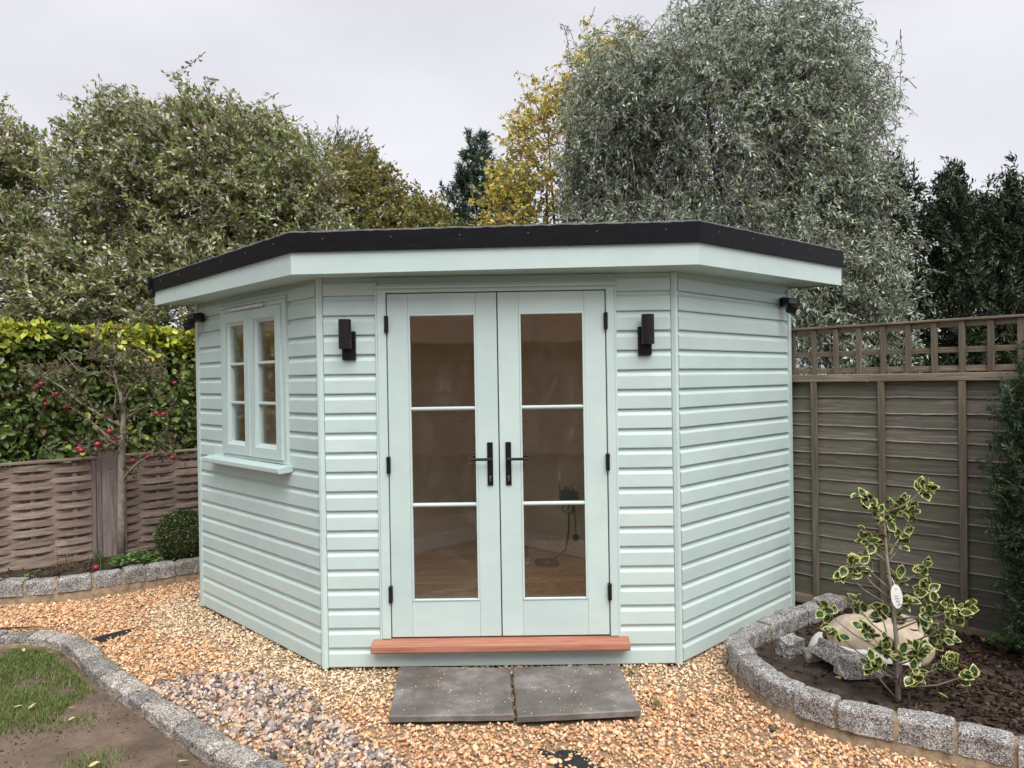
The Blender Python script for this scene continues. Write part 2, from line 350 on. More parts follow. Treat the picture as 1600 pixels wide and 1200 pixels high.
bed_poly = [tuple(p) for p in KB[::3]] + [(4.6, -1.75), (4.6, -.63), (3.18, .79)]
sheet('planting_bed_soil', bed_poly, .03, lambda x, y: .045 + .03 * (fbm(x * 4, y * 4, 4) - .5), SOIL)
lbed_poly = [tuple(p) for p in KF[::3]] + [(-1.25, 3.6), (-3.8, 1.05 + .0), (-4.6, .3)]
lbed_poly = [tuple(p) for p in KF[::3]] + [(-1.1, 3.72), (-4.6, 1.3)]
sheet('border_soil', lbed_poly, .03, lambda x, y: .10 + .03 * (fbm(x * 4, y * 4, 4) - .5), SOIL)

# ------------------------------------------------------------------ granite kerbs
def kerb(name, label, C, w, z0, z1, ln, mat, haunch, seed, zs=None, rough=.0055, bits=None):
    rs = np.random.RandomState(seed)
    t = thing(name, label, 'kerb', (C[0][0], C[0][1], 0))
    T = unit(np.gradient(C, axis=0)); Nn = np.stack([-T[:, 1], T[:, 0]], 1); step = .02
    zs = z0 if zs is None else zs
    prof = [(-.5, 0), (-.5, .45), (-.5, .85), (-.40, 1), (0, 1.02), (.40, 1), (.5, .85), (.5, .45), (.5, 0)]
    i = 0
    while i + 6 < len(C):
        n = int(ln / step * rs.uniform(.85, 1.15)); j = min(i + n, len(C) - 1)
        ids = np.unique(np.linspace(i, j, 7).astype(int)); v = []; f = []; np_ = len(prof)
        hh = rs.uniform(-.008, .006); off = rs.uniform(-.006, .006); tw = rs.uniform(-.01, .01)
        for a, q in enumerate(ids):
            e = 1 if a in (0, len(ids) - 1) else 0
            for (pu, pz) in prof:
                u = pu * w * (1 - .06 * e) + off + rs.uniform(-rough, rough); z = zs + (z1 - zs + hh) * pz * (1 - .05 * e * (pz > .5)) + rs.uniform(-rough, rough) * .7 * (pz > .3) + tw * pu
                p = C[q] + Nn[q] * u + T[q] * (rs.uniform(-rough, rough) * .5 + (.0065 if a == 0 else -.0065 if a == len(ids) - 1 else 0)); v.append((p[0], p[1], z))
        for a in range(len(ids) - 1):
            for b in range(np_):
                b2 = (b + 1) % np_; f.append((a * np_ + b, a * np_ + b2, (a + 1) * np_ + b2, (a + 1) * np_ + b))
        f += [tuple(range(np_ - 1, -1, -1)), tuple((len(ids) - 1) * np_ + b for b in range(np_))]
        MB().add(v, f).obj('stone_block', mat if rs.rand() < .75 else GRAN2, t, smooth=False, bevel=.004, world=True)
        i = j
    ids = list(range(0, len(C), 3)); v = []; f = []
    pr = [(-.5 * w - haunch, z0 - .03), (-.5 * w - haunch * .8, z0 + .012), (-.5 * w - haunch * .25, z0 + max(.02, (zs - z0) * .75)), (-.5 * w + .012, max(zs, z0 + .03)), (-.5 * w + .014, z1 - .02), (-.3 * w, z1 - .014), (.3 * w, z1 - .014), (.5 * w - .014, z1 - .02), (.5 * w - .012, max(zs, z0 + .03)), (.5 * w + haunch * .5, z0 - .03)]
    for q in ids:
        for u, z in pr:
            p = C[q] + Nn[q] * (u + rs.uniform(-.006, .006)); v.append((p[0], p[1], z + rs.uniform(-.007, .006)))
    k = len(pr)
    for a in range(len(ids) - 1):
        for b in range(k - 1): f.append((a * k + b, a * k + b + 1, (a + 1) * k + b + 1, (a + 1) * k + b))
    MB().add(v, f).obj('mortar', MORTAR, t, smooth=True, world=True)
    return t
kerb('stone_kerb', 'low granite kerb edging the patchy lawn, curving toward the camera', KL, .125, -.07, .004, .20, granite('granite_flat', (1.05, .97, .88), 1.15), .0, 11, zs=-.06, rough=.0035)
kerb('stone_kerb', 'raised granite edging in front of the woven fence border', KF[::-1], .11, 0, .165, .20, GRAN, .022, 12, zs=.05)
kerb('stone_kerb', 'raised granite edging curving around the holly bed', KB[::-1], .115, 0, .14, .21, GRAN, .018, 13, zs=.03)

# ------------------------------------------------------------------ garden room
W, AL, AR, H = 1.94, 1.6655, 1.3677, 2.139
BL = (-AL * K, AL * K); BR = (W + AR * K, AR * K); BC = (.759, 3.115)
room = thing('garden_room', 'mint green timber clad corner garden room with black edged flat roof', 'garden room')
PITCH = .1073
def board_mesh(length, h):
    s = h
    top = min(s, PITCH)
    pr = [(0, .0), (-.020, .0035), (-.0215, .008), (-.0215, top - .034), (-.0205, top - .030), (-.0165, top - .025), (-.0115, top - .0205), (-.009, top - .015), (-.0085, top), (0, top)]
    if s > PITCH: pr = [(0, 0), (-.020, .0035), (-.0215, .008), (-.0215, s), (0, s)]
    return MB().sweepx(pr[::-1], 0, length).mesh('board')
def boards(wall, sections):      # sections: (x0, x1, first, last)
    for x0, x1, a, b in sections:
        full = board_mesh(x1 - x0, PITCH); lastm = None
        for i in range(a, b + 1):
            h = min(PITCH, H - i * PITCH)
            if h < .03: continue
            me = full if h > PITCH - 1e-4 else board_mesh(x1 - x0, h + .0)
            link('board', me, MINT, wall, loc=(x0, 0, i * PITCH))
FX0, FX1 = .318, 1.612        # door frame outer edges
wf = MB().box(.03, FX0 + .02, 0, .09, 0, H).box(FX1 - .02, W - .03, 0, .09, 0, H).box(FX0 + .02, FX1 - .02, 0, .09, 2.05, H).box(FX0 + .02, FX1 - .02, 0, .09, 0, .10).obj('wall', MINT, room)
boards(wf, [(.021, FX0 - .001, 1, 19), (FX1 + .001, W - .021, 1, 19), (.021, W - .021, 0, 0)])
MB().box(FX0, FX1, -.012, 0, 2.098, H).obj('head_panel', MINT, wf)
wl = MB().box(.03, .43, 0, .09, 0, H).box(1.33, AL - .03, 0, .09, 0, H).box(.43, 1.33, 0, .09, 0, 1.09).box(.43, 1.33, 0, .09, 2.05, H).obj('wall', MINT, room, loc=(BL[0], BL[1], 0), rot=(0, 0, R(-45)))
boards(wl, [(.02, AL - .021, 0, 9), (.02, .429, 10, 18), (1.331, AL - .021, 10, 18), (.02, AL - .021, 19, 19)])
wr = MB().box(.03, AR - .03, 0, .09, 0, H).obj('wall', MINT, room, loc=(W, 0, 0), rot=(0, 0, R(45)))
boards(wr, [(.021, AR - .02, 0, 19)])
MB().box(.02, AR + .01, -.010, .09, H - .004, H + .055).obj('head_panel', MINT, wr)
# back walls (inside lining is what shows through the glass)
LB = math.dist(BL, BC); RB = math.dist(BR, BC)
for (ox, oy), rz, ln in ((BC, math.atan2(BL[1] - BC[1], BL[0] - BC[0]), LB), (BR, math.atan2(BC[1] - BR[1], BC[0] - BR[0]), RB)):
    wb = MB().box(0, ln, 0, .08, 0, H).obj('wall', MINT, room, loc=(ox, oy, 0), rot=(0, 0, rz))
    lm = MB().sweepx([(.08, .0), (.094, .0), (.096, .003), (.096, .136), (.094, .139), (.08, .139)][::-1], .1, ln - .1).mesh('lining_board')
    for i in range(15): link('lining_board', lm, LINING, wb, loc=(0, 0, .07 + i * .1395))
    MB().sweepx([(.096, .07), (.114, .07), (.114, .155), (.110, .165), (.110, .185), (.104, .195), (.104, .205), (.096, .21)][::-1], .1, ln - .1).obj('skirting', SKIRT, wb)
foot = [(0, 0), (W, 0), BR, BC, BL]
inn = [(.08, .10), (W - .08, .10), (BR[0] - .14, BR[1]), (BC[0], BC[1] - .12), (BL[0] + .14, BL[1])]
fl = MB().prism(inn, .0, .05).obj('floor', FLOORM, room)
fr0 = 0
for i in range(16):           # floor boards running across the front
    y0 = .12 + i * .18
    xs = [(-y0 + .18, W + y0 - .18) if y0 < .95 else (max(-1.05, y0 - 2.36 + .2), min(2.75, 3.874 - y0 - .2))][0]
    xa, xb = max(xs[0], -1.0 if y0 < 1.2 else y0 - 2.356 + .15), min(xs[1], 2.7 if y0 < .9 else 3.874 - y0 - .35)
    if xb - xa > .2: MB().box(xa, xb, y0, y0 + .178, .05, .07).obj('floor_board', FLOORM, fl, bevel=.0015)
MB().box(.06, .42, .091, .10, .06, 2.1).box(1.34, AL - .06, .091, .10, .06, 2.1).box(.42, 1.34, .091, .10, .06, 1.08).obj('inner_lining', LINING, wl)
MB().box(.06, AR - .06, .091, .10, .06, 2.1).obj('inner_lining', LINING, wr)
MB().box(.06, .33, .091, .10, .06, 2.1).box(1.60, W - .06, .091, .10, .06, 2.1).obj('inner_lining', LINING, wf)
# corner posts
def corner(name, x, y, bis, z0=0, z1=H, hw=.021, pr=.028, ang=22.5):
    b = Vector((bis[0], bis[1])).normalized(); t = Vector((-b.y, b.x))
    pts = []
    for s, o in ((-1, 0), (-1, .8), (-.35, 1.0), (.35, 1.0), (1, .8), (1, 0)):
        q = Vector((x, y)) + t * s * hw + b * (o * pr - (.012 if o < .9 else 0)); pts.append((q.x, q.y))
    if Vector((pts[1][0] - pts[0][0], pts[1][1] - pts[0][1])).cross(Vector((pts[2][0] - pts[1][0], pts[2][1] - pts[1][1]))) < 0: pts = pts[::-1]
    MB().prism(pts, z0, z1).obj('corner_post', MINT, room)
corner('corner_post', 0, 0, (-math.sin(R(22.5)), -math.cos(R(22.5))), -.002)
corner('corner_post', W, 0, (math.sin(R(22.5)), -math.cos(R(22.5))), -.002)
MB().box(-.012, .03, -.028, .09, -.002, H).obj('corner_post', MINT, wl)
MB().box(AR - .03, AR + .012, -.028, .09, -.002, H).obj('corner_post', MINT, wr)
# roof: fascia, black edge trim, felt deck, soffit
OV = .217; TT = OV * math.tan(R(22.5))
cf = [(-1.507, 1.200), (-TT, -OV), (W + TT, -OV), (3.337, 1.090)]
def off(o):           # outline pushed out by o
    t = o * math.tan(R(22.5))
    return [(cf[0][0] - o * K, cf[0][1] - o * K), (cf[1][0] - t, cf[1][1] - o), (cf[2][0] + t, cf[2][1] - o), (cf[3][0] + o * K, cf[3][1] - o * K)]
zb, zm, zt = (2.140, 2.134, 2.150, 2.184), (2.243, 2.254, 2.270, 2.316), (2.331, 2.349, 2.371, 2.421)
o0, oi, o1, o2 = off(0), off(-.022), off(.016), off(-.03)
for i in range(3):
    j = i + 1
    P = lambda o, q, z: (o[q][0], o[q][1], z[q])
    MB().hexa([P(o0, i, zb), P(o0, j, zb), P(oi, j, zb), P(oi, i, zb)], [P(o0, i, zm), P(o0, j, zm), P(oi, j, zm), P(oi, i, zm)]).obj('fascia', MINT, room)
    zlo = [z - .006 for z in zm]; 
    tr = MB().hexa([P(o1, i, zlo), P(o1, j, zlo), P(o2, j, zlo), P(o2, i, zlo)], [P(o1, i, zt), P(o1, j, zt), P(o2, j, zt), P(o2, i, zt)]).obj('roof_trim', BLACKP, room)
    a = Vector(P(o1, i, zm)).lerp(Vector(P(o1, i, zt)), .62); b = Vector(P(o1, j, zm)).lerp(Vector(P(o1, j, zt)), .62)
    ns = max(4, int((b - a).length / .33)); d = (b - a).normalized(); nn = Vector((d.y, -d.x, 0)).normalized()
    for q in range(ns):
        c = a.lerp(b, (q + .5) / ns)
        MB().tube([c - nn * .002, c + nn * .0025], [.0045, .0035], 8).obj('screw', plain('dull_screw', (.10, .10, .11), .5) if q + i == 0 else bpy.data.materials['dull_screw'], tr)
    # curled felt lip on top of the trim
    rs = np.random.RandomState(i); n = 60; la = Vector(P(o1, i, zt)); lb_ = Vector(P(o1, j, zt))
    MB().tube([la.lerp(lb_, k_ / n) + Vector((nn.x * -.004, nn.y * -.004, rs.uniform(-.001, .004))) for k_ in range(n + 1)], [rs.uniform(.004, .007) for _ in range(n + 1)], 6).obj('felt_lip', ROOFM, tr)
bk = (.76, 3.40)
deck = [(*p, z - .004) for p, z in zip(o2, zt)] + [(bk[0], bk[1], 2.33)]
MB().add(deck + [(x, y, z - .06) for x, y, z in deck], [tuple(range(5)), tuple(range(9, 4, -1))] + [(i, i + 5, (i + 1) % 5 + 5, (i + 1) % 5) for i in range(5)]).obj('roof', ROOFM, room)
sf = [(*p, z + .004) for p, z in zip(oi, zb)] + [(BR[0] + .02, BR[1] + .02, H + .03), (W, .02, H), (0, .02, H), (BL[0] - .02, BL[1] + .02, H)]
SOFM = MINT
for q in ((0, 1, 6, 7), (1, 2, 5, 6), (2, 3, 4, 5)):
    top = [(x, y, z + .012) for x, y, z in (sf[k_] for k_ in q)]
    MB().hexa([sf[k_] for k_ in q], top).obj('soffit', SOFM, room)
MB().prism([o0[0], oi[0], (BL[0] - .0, BL[1] + .24), (BL[0] - .03, BL[1] + .26)], 2.145, 2.24).obj('fascia', MINT, room)
MB().prism([o0[3], (BR[0] + .05, BR[1] + .3), (BR[0] + .03, BR[1] + .28), oi[3]], 2.184, 2.31).obj('fascia', MINT, room)
# inner ceiling
MB().prism(inn, H - .03, H - .01).obj('ceiling', SKIRT, room)
gx, gy = o1[0]
gut = MB().box(-.05, .02, -.008, .30, 2.20, 2.255).obj('gutter', BLACK, room, bevel=.012, loc=(gx - .012, gy, .0), rot=(0, 0, R(-45)))
MB().box(-.028, -.004, -.012, .03, 2.25, 2.345).obj('trim_end_cap', BLACKP, gut, bevel=.004)
# door frame and doors
df = MB().box(FX0, .366, -.034, .09, .16, 2.06).box(1.567, FX1, -.034, .09, .16, 2.06).box(FX0, FX1, -.0335, .09, 2.052, 2.09).obj('door_frame', MINT, room, bevel=.003)
MB().sweepx([(-.034, 2.074), (-.060, 2.074), (-.060, 2.080), (-.045, 2.096), (-.012, 2.099), (-.012, 2.09), (-.034, 2.09)], FX0 - .006, FX1 + .006).obj('drip_bar', MINT, df)
MB().box(FX0 - .012, FX0, -.030, 0, .11, 2.09).obj('frame_bead', MINT, df, bevel=.003); MB().box(FX1, FX1 + .012, -.030, 0, .11, 2.09).obj('frame_bead', MINT, df, bevel=.003)
MB().box(.366, 1.567, .022, .06, 2.030, 2.052).box(.366, .385, .022, .06, .165, 2.03).box(1.548, 1.567, .022, .06, .165, 2.03).box(.955, .993, .024, .05, .165, 2.03).box(.366, 1.567, .022, .06, .128, .172).obj('weather_seal', DARK, df)
th = MB().sweepx([(.02, .128), (.02, .158), (-.060, .156), (-.112, .146), (-.112, .112), (-.104, .104), (-.02, .104)], .268, 1.662).obj('threshold', REDWOOD, room, bevel=.003)
def door(x0, x1, hs, lab=None):
    z0, z1 = .166, 2.046; gz0, gz1 = .362, 1.934; sw = .114 if hs < 0 else .114
    a, b = x0 + sw, x1 - sw; y0, y1 = -.024, .022
    d = MB().box(x0, a, y0, y1, z0, z1).box(b, x1, y0, y1, z0, z1).obj('door', MINT, room, bevel=.002)
    MB().box(a + .0006, b - .0006, y0 + .0006, y1, gz1, z1).obj('top_rail', MINT, d, bevel=.0015)
    MB().box(a + .0006, b - .0006, y0 + .0006, y1, z0, gz0).obj('bottom_rail', MINT, d, bevel=.0015)
    e = .011
    bd = MB()
    for (xa, xb, za, zb_) in ((a, a + e, gz0, gz1), (b - e, b, gz0, gz1), (a + e, b - e, gz0, gz0 + e), (a + e, b - e, gz1 - e, gz1)): bd.box(xa, xb, y0 - .004, y0 + .014, za, zb_)
    bd.obj('glazing_bead', MINT, d, bevel=.003)
    zs_ = [gz0, .886, 1.414, gz1]
    for q in range(3): MB().box(a - .004, b + .004, -.004, .002, zs_[q] - .003 if q == 0 else zs_[q] + .003, zs_[q + 1]).obj('pane', GLASS, d)
    for q in (1, 2): MB().sweepx([(-.006, zs_[q] - .011), (-.018, zs_[q] - .008), (-.024, zs_[q] - .002), (-.024, zs_[q] + .004), (-.016, zs_[q] + .010), (-.006, zs_[q] + .011)], a + e, b - e).obj('glazing_bar', MINT, d)
    for q in (1, 2): MB().box(a, b, .004, .016, zs_[q] - .009, zs_[q] + .009).obj('glazing_bar', MINT, d)
    hx = x0 - .003 if hs < 0 else x1 + .003
    for hz in (1.880, 1.112, .405):
        hg = MB().box(hx - .011, hx + .011, -.038, -.020, hz - .046, hz + .046).obj('hinge', BLACK, d, bevel=.003)
        MB().tube([(hx, -.044, hz - .030), (hx, -.044, hz + .030)], .0085, 10).obj('hinge_pin', BLACK, hg, smooth=False)
        for dz in (-.036, .036): MB().box(hx - .0095, hx + .0095, -.050, -.036, hz + dz - .010, hz + dz + .010).obj('knuckle', BLACK, hg, bevel=.003)
    px = x1 - .047 if hs < 0 else x0 + .047
    pl = MB().box(px - .0155, px + .0155, -.033, -.024, .992, 1.228).obj('handle_plate', BLACK, d, bevel=.002)
    sg = -1 if hs < 0 else 1
    MB().tube([(px, -.03, 1.139), (px, -.075, 1.139)], .009, 12).tube([(px - sg * .008, -.076, 1.139), (px + sg * .106, -.076, 1.139)], [.008, .008], 12).obj('lever', BLACK, pl, smooth=False)
    MB().tube([(px, .022, 1.139), (px, .072, 1.139)], .008, 10).tube([(px, .072, 1.141), (px + sg * .108, .072, 1.141)], .008, 10).obj('inside_lever', BLACK, pl)
    MB().tube([(px, -.033, 1.040), (px, -.0360, 1.040)], .0062, 14).obj('lock_cylinder', STEEL, pl)
    MB().box(px - .003, px + .003, -.0355, -.033, 1.016, 1.036).obj('keyway', STEEL, pl)
    return d
door(.371, .9705, -1); door(.9765, 1.562, 1)
# window on the left wall (local x runs from the back corner to the front corner)
fx0, fx1, fz0, fz1 = .430, 1.330, 1.092, 2.062
wi = MB().box(fx0, fx0 + .044, -.036, .06, fz0, fz1).box(fx1 - .044, fx1, -.036, .06, fz0, fz1).box(fx0 + .044, fx1 - .044, -.036, .06, fz1 - .03, fz1).box(fx0 + .044, fx1 - .044, -.036, .06, fz0, fz0 + .02).obj('window', MINT, wl, bevel=.003)
MB().box(fx0 - .014, fx1 + .014, -.048, 0, fz1, fz1 + .014).obj('window_head', MINT, wl, bevel=.004)
MB().box(.62, 1.08, -.056, -.034, fz1 - .026, fz1 - .006).obj('trickle_vent', WHITEP, wl, bevel=.006)
for (xa, xb) in ((fx0 + .046, .868), (.872, fx1 - .046)):
    sa, sb = fz0 + .023, fz1 - .033; st = .086
    sx = MB().box(xa, xa + st - .02, -.046, .012, sa, sb).box(xb - st + .02, xb, -.046, .012, sa, sb).box(xa + st - .02, xb - st + .02, -.046, .012, sa, sa + st - .022).box(xa + st - .02, xb - st + .02, -.046, .012, sb - st + .022, sb).obj('sash', MINT, wl, bevel=.0025)
    ga, gb, gc, gd = xa + st, xb - st, sa + st - .002, sb - st + .002
    bd = MB()
    bd.hexa([(xa + st - .02, -.040, sa + st - .022), (ga, -.026, gc), (ga, .0, gc), (xa + st - .02, .0, sa + st - .022)], [(xa + st - .02, -.040, sb - st + .022), (ga, -.026, gd), (ga, .0, gd), (xa + st - .02, .0, sb - st + .022)])
    bd.hexa([(gb, -.026, gc), (xb - st + .02, -.040, sa + st - .022), (xb - st + .02, 0, sa + st - .022), (gb, 0, gc)], [(gb, -.026, gd), (xb - st + .02, -.040, sb - st + .022), (xb - st + .02, 0, sb - st + .022), (gb, 0, gd)])
    bd.hexa([(xa + st - .02, -.040, sa + st - .022), (xb - st + .02, -.040, sa + st - .022), (xb - st + .02, 0, sa + st - .022), (xa + st - .02, 0, sa + st - .022)], [(ga, -.026, gc), (gb, -.026, gc), (gb, 0, gc), (ga, 0, gc)])
    bd.hexa([(ga, -.026, gd), (gb, -.026, gd), (gb, 0, gd), (ga, 0, gd)], [(xa + st - .02, -.040, sb - st + .022), (xb - st + .02, -.040, sb - st + .022), (xb - st + .02, 0, sb - st + .022), (xa + st - .02, 0, sb - st + .022)])
    bd.obj('glazing_bead', MINT, wl)
    h3 = (gd - gc) / 3
    for q in range(3): MB().box(ga - .006, gb + .006, -.014, -.008, gc + q * h3, gc + (q + 1) * h3 - .001).obj('pane', GLASS, wl)
    for q in (1, 2): MB().box(ga - .004, gb + .004, -.030, -.015, gc + q * h3 - .009, gc + q * h3 + .009).obj('glazing_bar', MINT, wl, bevel=.004)
    for q in (1, 2): MB().box(ga - .004, gb + .004, -.007, .006, gc + q * h3 - .009, gc + q * h3 + .009).obj('glazing_bar', MINT, wl, bevel=.003)
MB().box(.865, .875, -.050, -.03, fz0 + .024, fz1 - .034).obj('meeting_bead', MINT, wl, bevel=.002)
MB().sweepx([(0, 1.062), (0, 1.092), (-.060, 1.090), (-.108, 1.078), (-.108, 1.052), (-.100, 1.046), (-.024, 1.05)], .275, 1.355).obj('window_sill', MINT, wl, bevel=.003)

# wall lamps and security cameras on the building
def wall_lamp(x, side, label):
    t = thing('wall_lamp', label, 'wall lamp', (x, -.0215, 1.69), group='black wall lamps beside the doors')
    MB().box(-.037 + side * .0, .037, -.022, -.0005, .0, .155).obj('back_plate', BLACK, t, bevel=.003)
    n = 48; rr = .034
    MB().lathe([(.030, .065), (rr, .066), (rr, .225), (.031, .225), (.030, .175), (.002, .174)], n, (-side * .010, -.060, -.008)).obj('lamp_tube', BLACK, t)
    MB().box(-.012 - side * .010, .012 - side * .010, -.05, -.02, .075, .11).obj('bracket', BLACK, t)
wall_lamp(.163, 1, 'black up-down tube lamp between the window and the doors')
wall_lamp(1.775, -1, 'black up-down tube lamp right of the double doors')
def sec_cam(loc, rz, label):
    t = thing('security_light', label, 'security light', loc, rz, group='black security lights under the eaves')
    MB().box(-.035, .035, -.02, 0, -.03, .03).obj('mount', BLACK, t, bevel=.006)
    MB().hexa([(-.070, -.085, -.018), (.05, -.085, -.018), (.062, -.025, -.030), (-.052, -.025, -.030)], [(-.070, -.085, .022), (.05, -.085, .022), (.062, -.025, .034), (-.052, -.025, .034)]).obj('head', BLACK, t, bevel=.006)
    MB().tube([(.0, -.05, -.02), (-.02, -.07, -.05)], .012, 10).tube([(-.02, -.055, -.045), (-.03, -.125, -.075)], [.026, .028], 14).obj('sensor', BLACK, t, smooth=False)
    MB().tube([(-.030, -.124, -.0745), (-.0305, -.128, -.0762)], [.023, .021], 14).obj('lens', plain('grey_lens', (.45, .45, .47), .25), t)
def wl_pt(x, o, z): return (BL[0] + x * K - o * K, BL[1] - x * K - o * K, z)
def wr_pt(x, o, z): return (W + x * K + o * K, x * K - o * K, z)
sec_cam(wl_pt(.11, .0225, 2.035), R(-45), 'black security light under the eaves left of the window')
sec_cam(wr_pt(AR - .115, .0225, 2.050), R(45), 'black security light at the right end of the cladding')

# things inside: junction box with cables, cable coil
bx = thing('battery_box', 'dark box with hanging cables seen through the right door', 'electrical box', (1.50, 2.08, .54), R(-45))
MB().box(-.075, .075, -.06, .02, 0, .10).obj('case', plain('dark_green_plastic', (.018, .026, .020), .5), bx, bevel=.006)
for q in range(5): MB().tube([(-.05 + .025 * q, -.02, .098), (-.05 + .025 * q, -.02, .125 + .015 * (q % 2))], .005, 6).obj('terminal', BLACK, bx)
MB().tube([(-.068, -.055, .1), (-.068, -.055, .17)], .006, 6).obj('aerial', BLACK, bx)
rs = np.random.RandomState(5)
for q in range(4):
    x = -.03 + .03 * q; MB().tube([(x, -.03, 0), (x + rs.uniform(-.04, .04), -.05, -.06), (.03, -.05, -.10), (.05 + .01 * q, -.04, -.05), (.055, -.03, .0)], .0045, 6).obj('wire', BLACK, bx, smooth=True)
MB().tube([(.02, -.04, -.08), (.022, -.055, -.24), (.015, -.085, -.38), (-.03, -.20, -.445), (-.10, -.27, -.458)], .008, 8).obj('cable', BLACK, bx, smooth=True)
MB().tube([(.06, -.04, -.03), (.085, -.04, -.12), (.09, -.04, -.25)], .005, 6).obj('plug_cable', BLACK, bx, smooth=True)
MB().box(.065, .115, -.06, -.02, -.30, -.25).obj('plug', BLACK, bx, bevel=.01)
cl = [(.10 * math.cos(a) * (1 - .02 * (a / 6.28)) - .02, .09 * math.sin(a) - .28, -.460 + .006 * (a / 6.28)) for a in np.linspace(0, 6 * math.pi, 70)]
MB().tube(cl, .008, 8).obj('cable_coil', BLACK, bx, smooth=True)

# ------------------------------------------------------------------ paving slabs
def slabmat():
    mt, n, p = newmat('dark_limestone'); c = coords(n, rnd=True)
    t = N(n, 'ShaderNodeTexNoise', Scale=5.0, Detail=9.0, Roughness=.65); n.links.new(c, t.inputs['Vector'])
    col = ramp(n, t.outputs['Fac'], [(.3, (.075, .065, .056)), (.5, (.145, .130, .118)), (.7, (.27, .255, .245))])
    v = N(n, 'ShaderNodeTexVoronoi', Scale=2.1); v.feature = 'DISTANCE_TO_EDGE'
    d = N(n, 'ShaderNodeTexNoise', Scale=4.0, Detail=6.0); n.links.new(c, d.inputs['Vector'])
    ad = n.nodes.new('ShaderNodeMix'); ad.data_type = 'RGBA'; ad.blend_type = 'ADD'; ad.inputs[0].default_value = .35
    n.links.new(c, ad.inputs[6]); n.links.new(d.outputs['Color'], ad.inputs[7]); n.links.new(ad.outputs[2], v.inputs['Vector'])
    f = ramp(n, v.outputs['Distance'], [(.0, (.5,) * 3), (.012, (0,) * 3)])
    f2 = ramp(n, t.outputs['Fac'], [(.45, (0,) * 3), (.6, (1,) * 3)])
    mu = n.nodes.new('ShaderNodeMix'); mu.data_type = 'RGBA'; mu.blend_type = 'MULTIPLY'; mu.inputs[0].default_value = 1; n.links.new(f, mu.inputs[6]); n.links.new(f2, mu.inputs[7])
    m2 = n.nodes.new('ShaderNodeMix'); m2.data_type = 'RGBA'; n.links.new(mu.outputs[2], m2.inputs[0]); n.links.new(col, m2.inputs[6]); m2.inputs[7].default_value = (.36, .34, .32, 1)
    sp = N(n, 'ShaderNodeTexNoise', Scale=90.0, Detail=3.0); n.links.new(c, sp.inputs['Vector'])
    fs = ramp(n, sp.outputs['Fac'], [(.70, (0,) * 3), (.76, (.7,) * 3)])
    m3 = n.nodes.new('ShaderNodeMix'); m3.data_type = 'RGBA'; n.links.new(fs, m3.inputs[0]); n.links.new(m2.outputs[2], m3.inputs[6]); m3.inputs[7].default_value = (.30, .25, .19, 1)
    n.links.new(m3.outputs[2], p.inputs['Base Color']); p.inputs['Roughness'].default_value = .55
    bumpit(n, p, t.outputs['Fac'], .35, .006); return mt
SLAB = slabmat()
def slab(corners, z, label):
    cx = sum(c[0] for c in corners) / 4; cy = sum(c[1] for c in corners) / 4; b = MB(); rs = np.random.RandomState(int(cx * 100))
    out_ = []
    for i in range(4):
        a, c = np.array(corners[i]), np.array(corners[(i + 1) % 4])
        for t in np.linspace(0, 1, 14, endpoint=False): out_.append(a + (c - a) * t + rs.uniform(-.0025, .0025, 2))
    n = len(out_)
    ins = [(p - np.array((cx, cy))) * .985 + np.array((cx, cy)) for p in out_]
    v = [(p[0] - cx, p[1] - cy, 0) for p in out_] + [(p[0] - cx, p[1] - cy, .024) for p in out_] + [(p[0] - cx, p[1] - cy, .030) for p in ins]
    f = [tuple(range(n - 1, -1, -1)), tuple(range(2 * n, 3 * n))] + [(r * n + i, r * n + (i + 1) % n, (r + 1) * n + (i + 1) % n, (r + 1) * n + i) for r in (0, 1) for i in range(n)]
    o = b.add(v, f).obj('paving_slab', SLAB, loc=(cx, cy, z))
    return tag(o, label, 'paving slab', 'slabs laid as a doorstep')
s1 = slab([(.467, -.681), (1.040, -.676), (1.016, -.133), (.420, -.097)], .004, 'dark grey stone slab under the left half of the doors')
s2 = slab([(1.052, -.708), (1.629, -.646), (1.593, -.118), (1.028, -.143)], .008, 'dark grey stone slab under the right half of the doors'); s2.rotation_euler = (R(.4), R(.5), 0)
slabs = [[(.467, -.681), (1.040, -.676), (1.016, -.133), (.420, -.097)], [(1.052, -.708), (1.629, -.646), (1.593, -.118), (1.028, -.143)]]

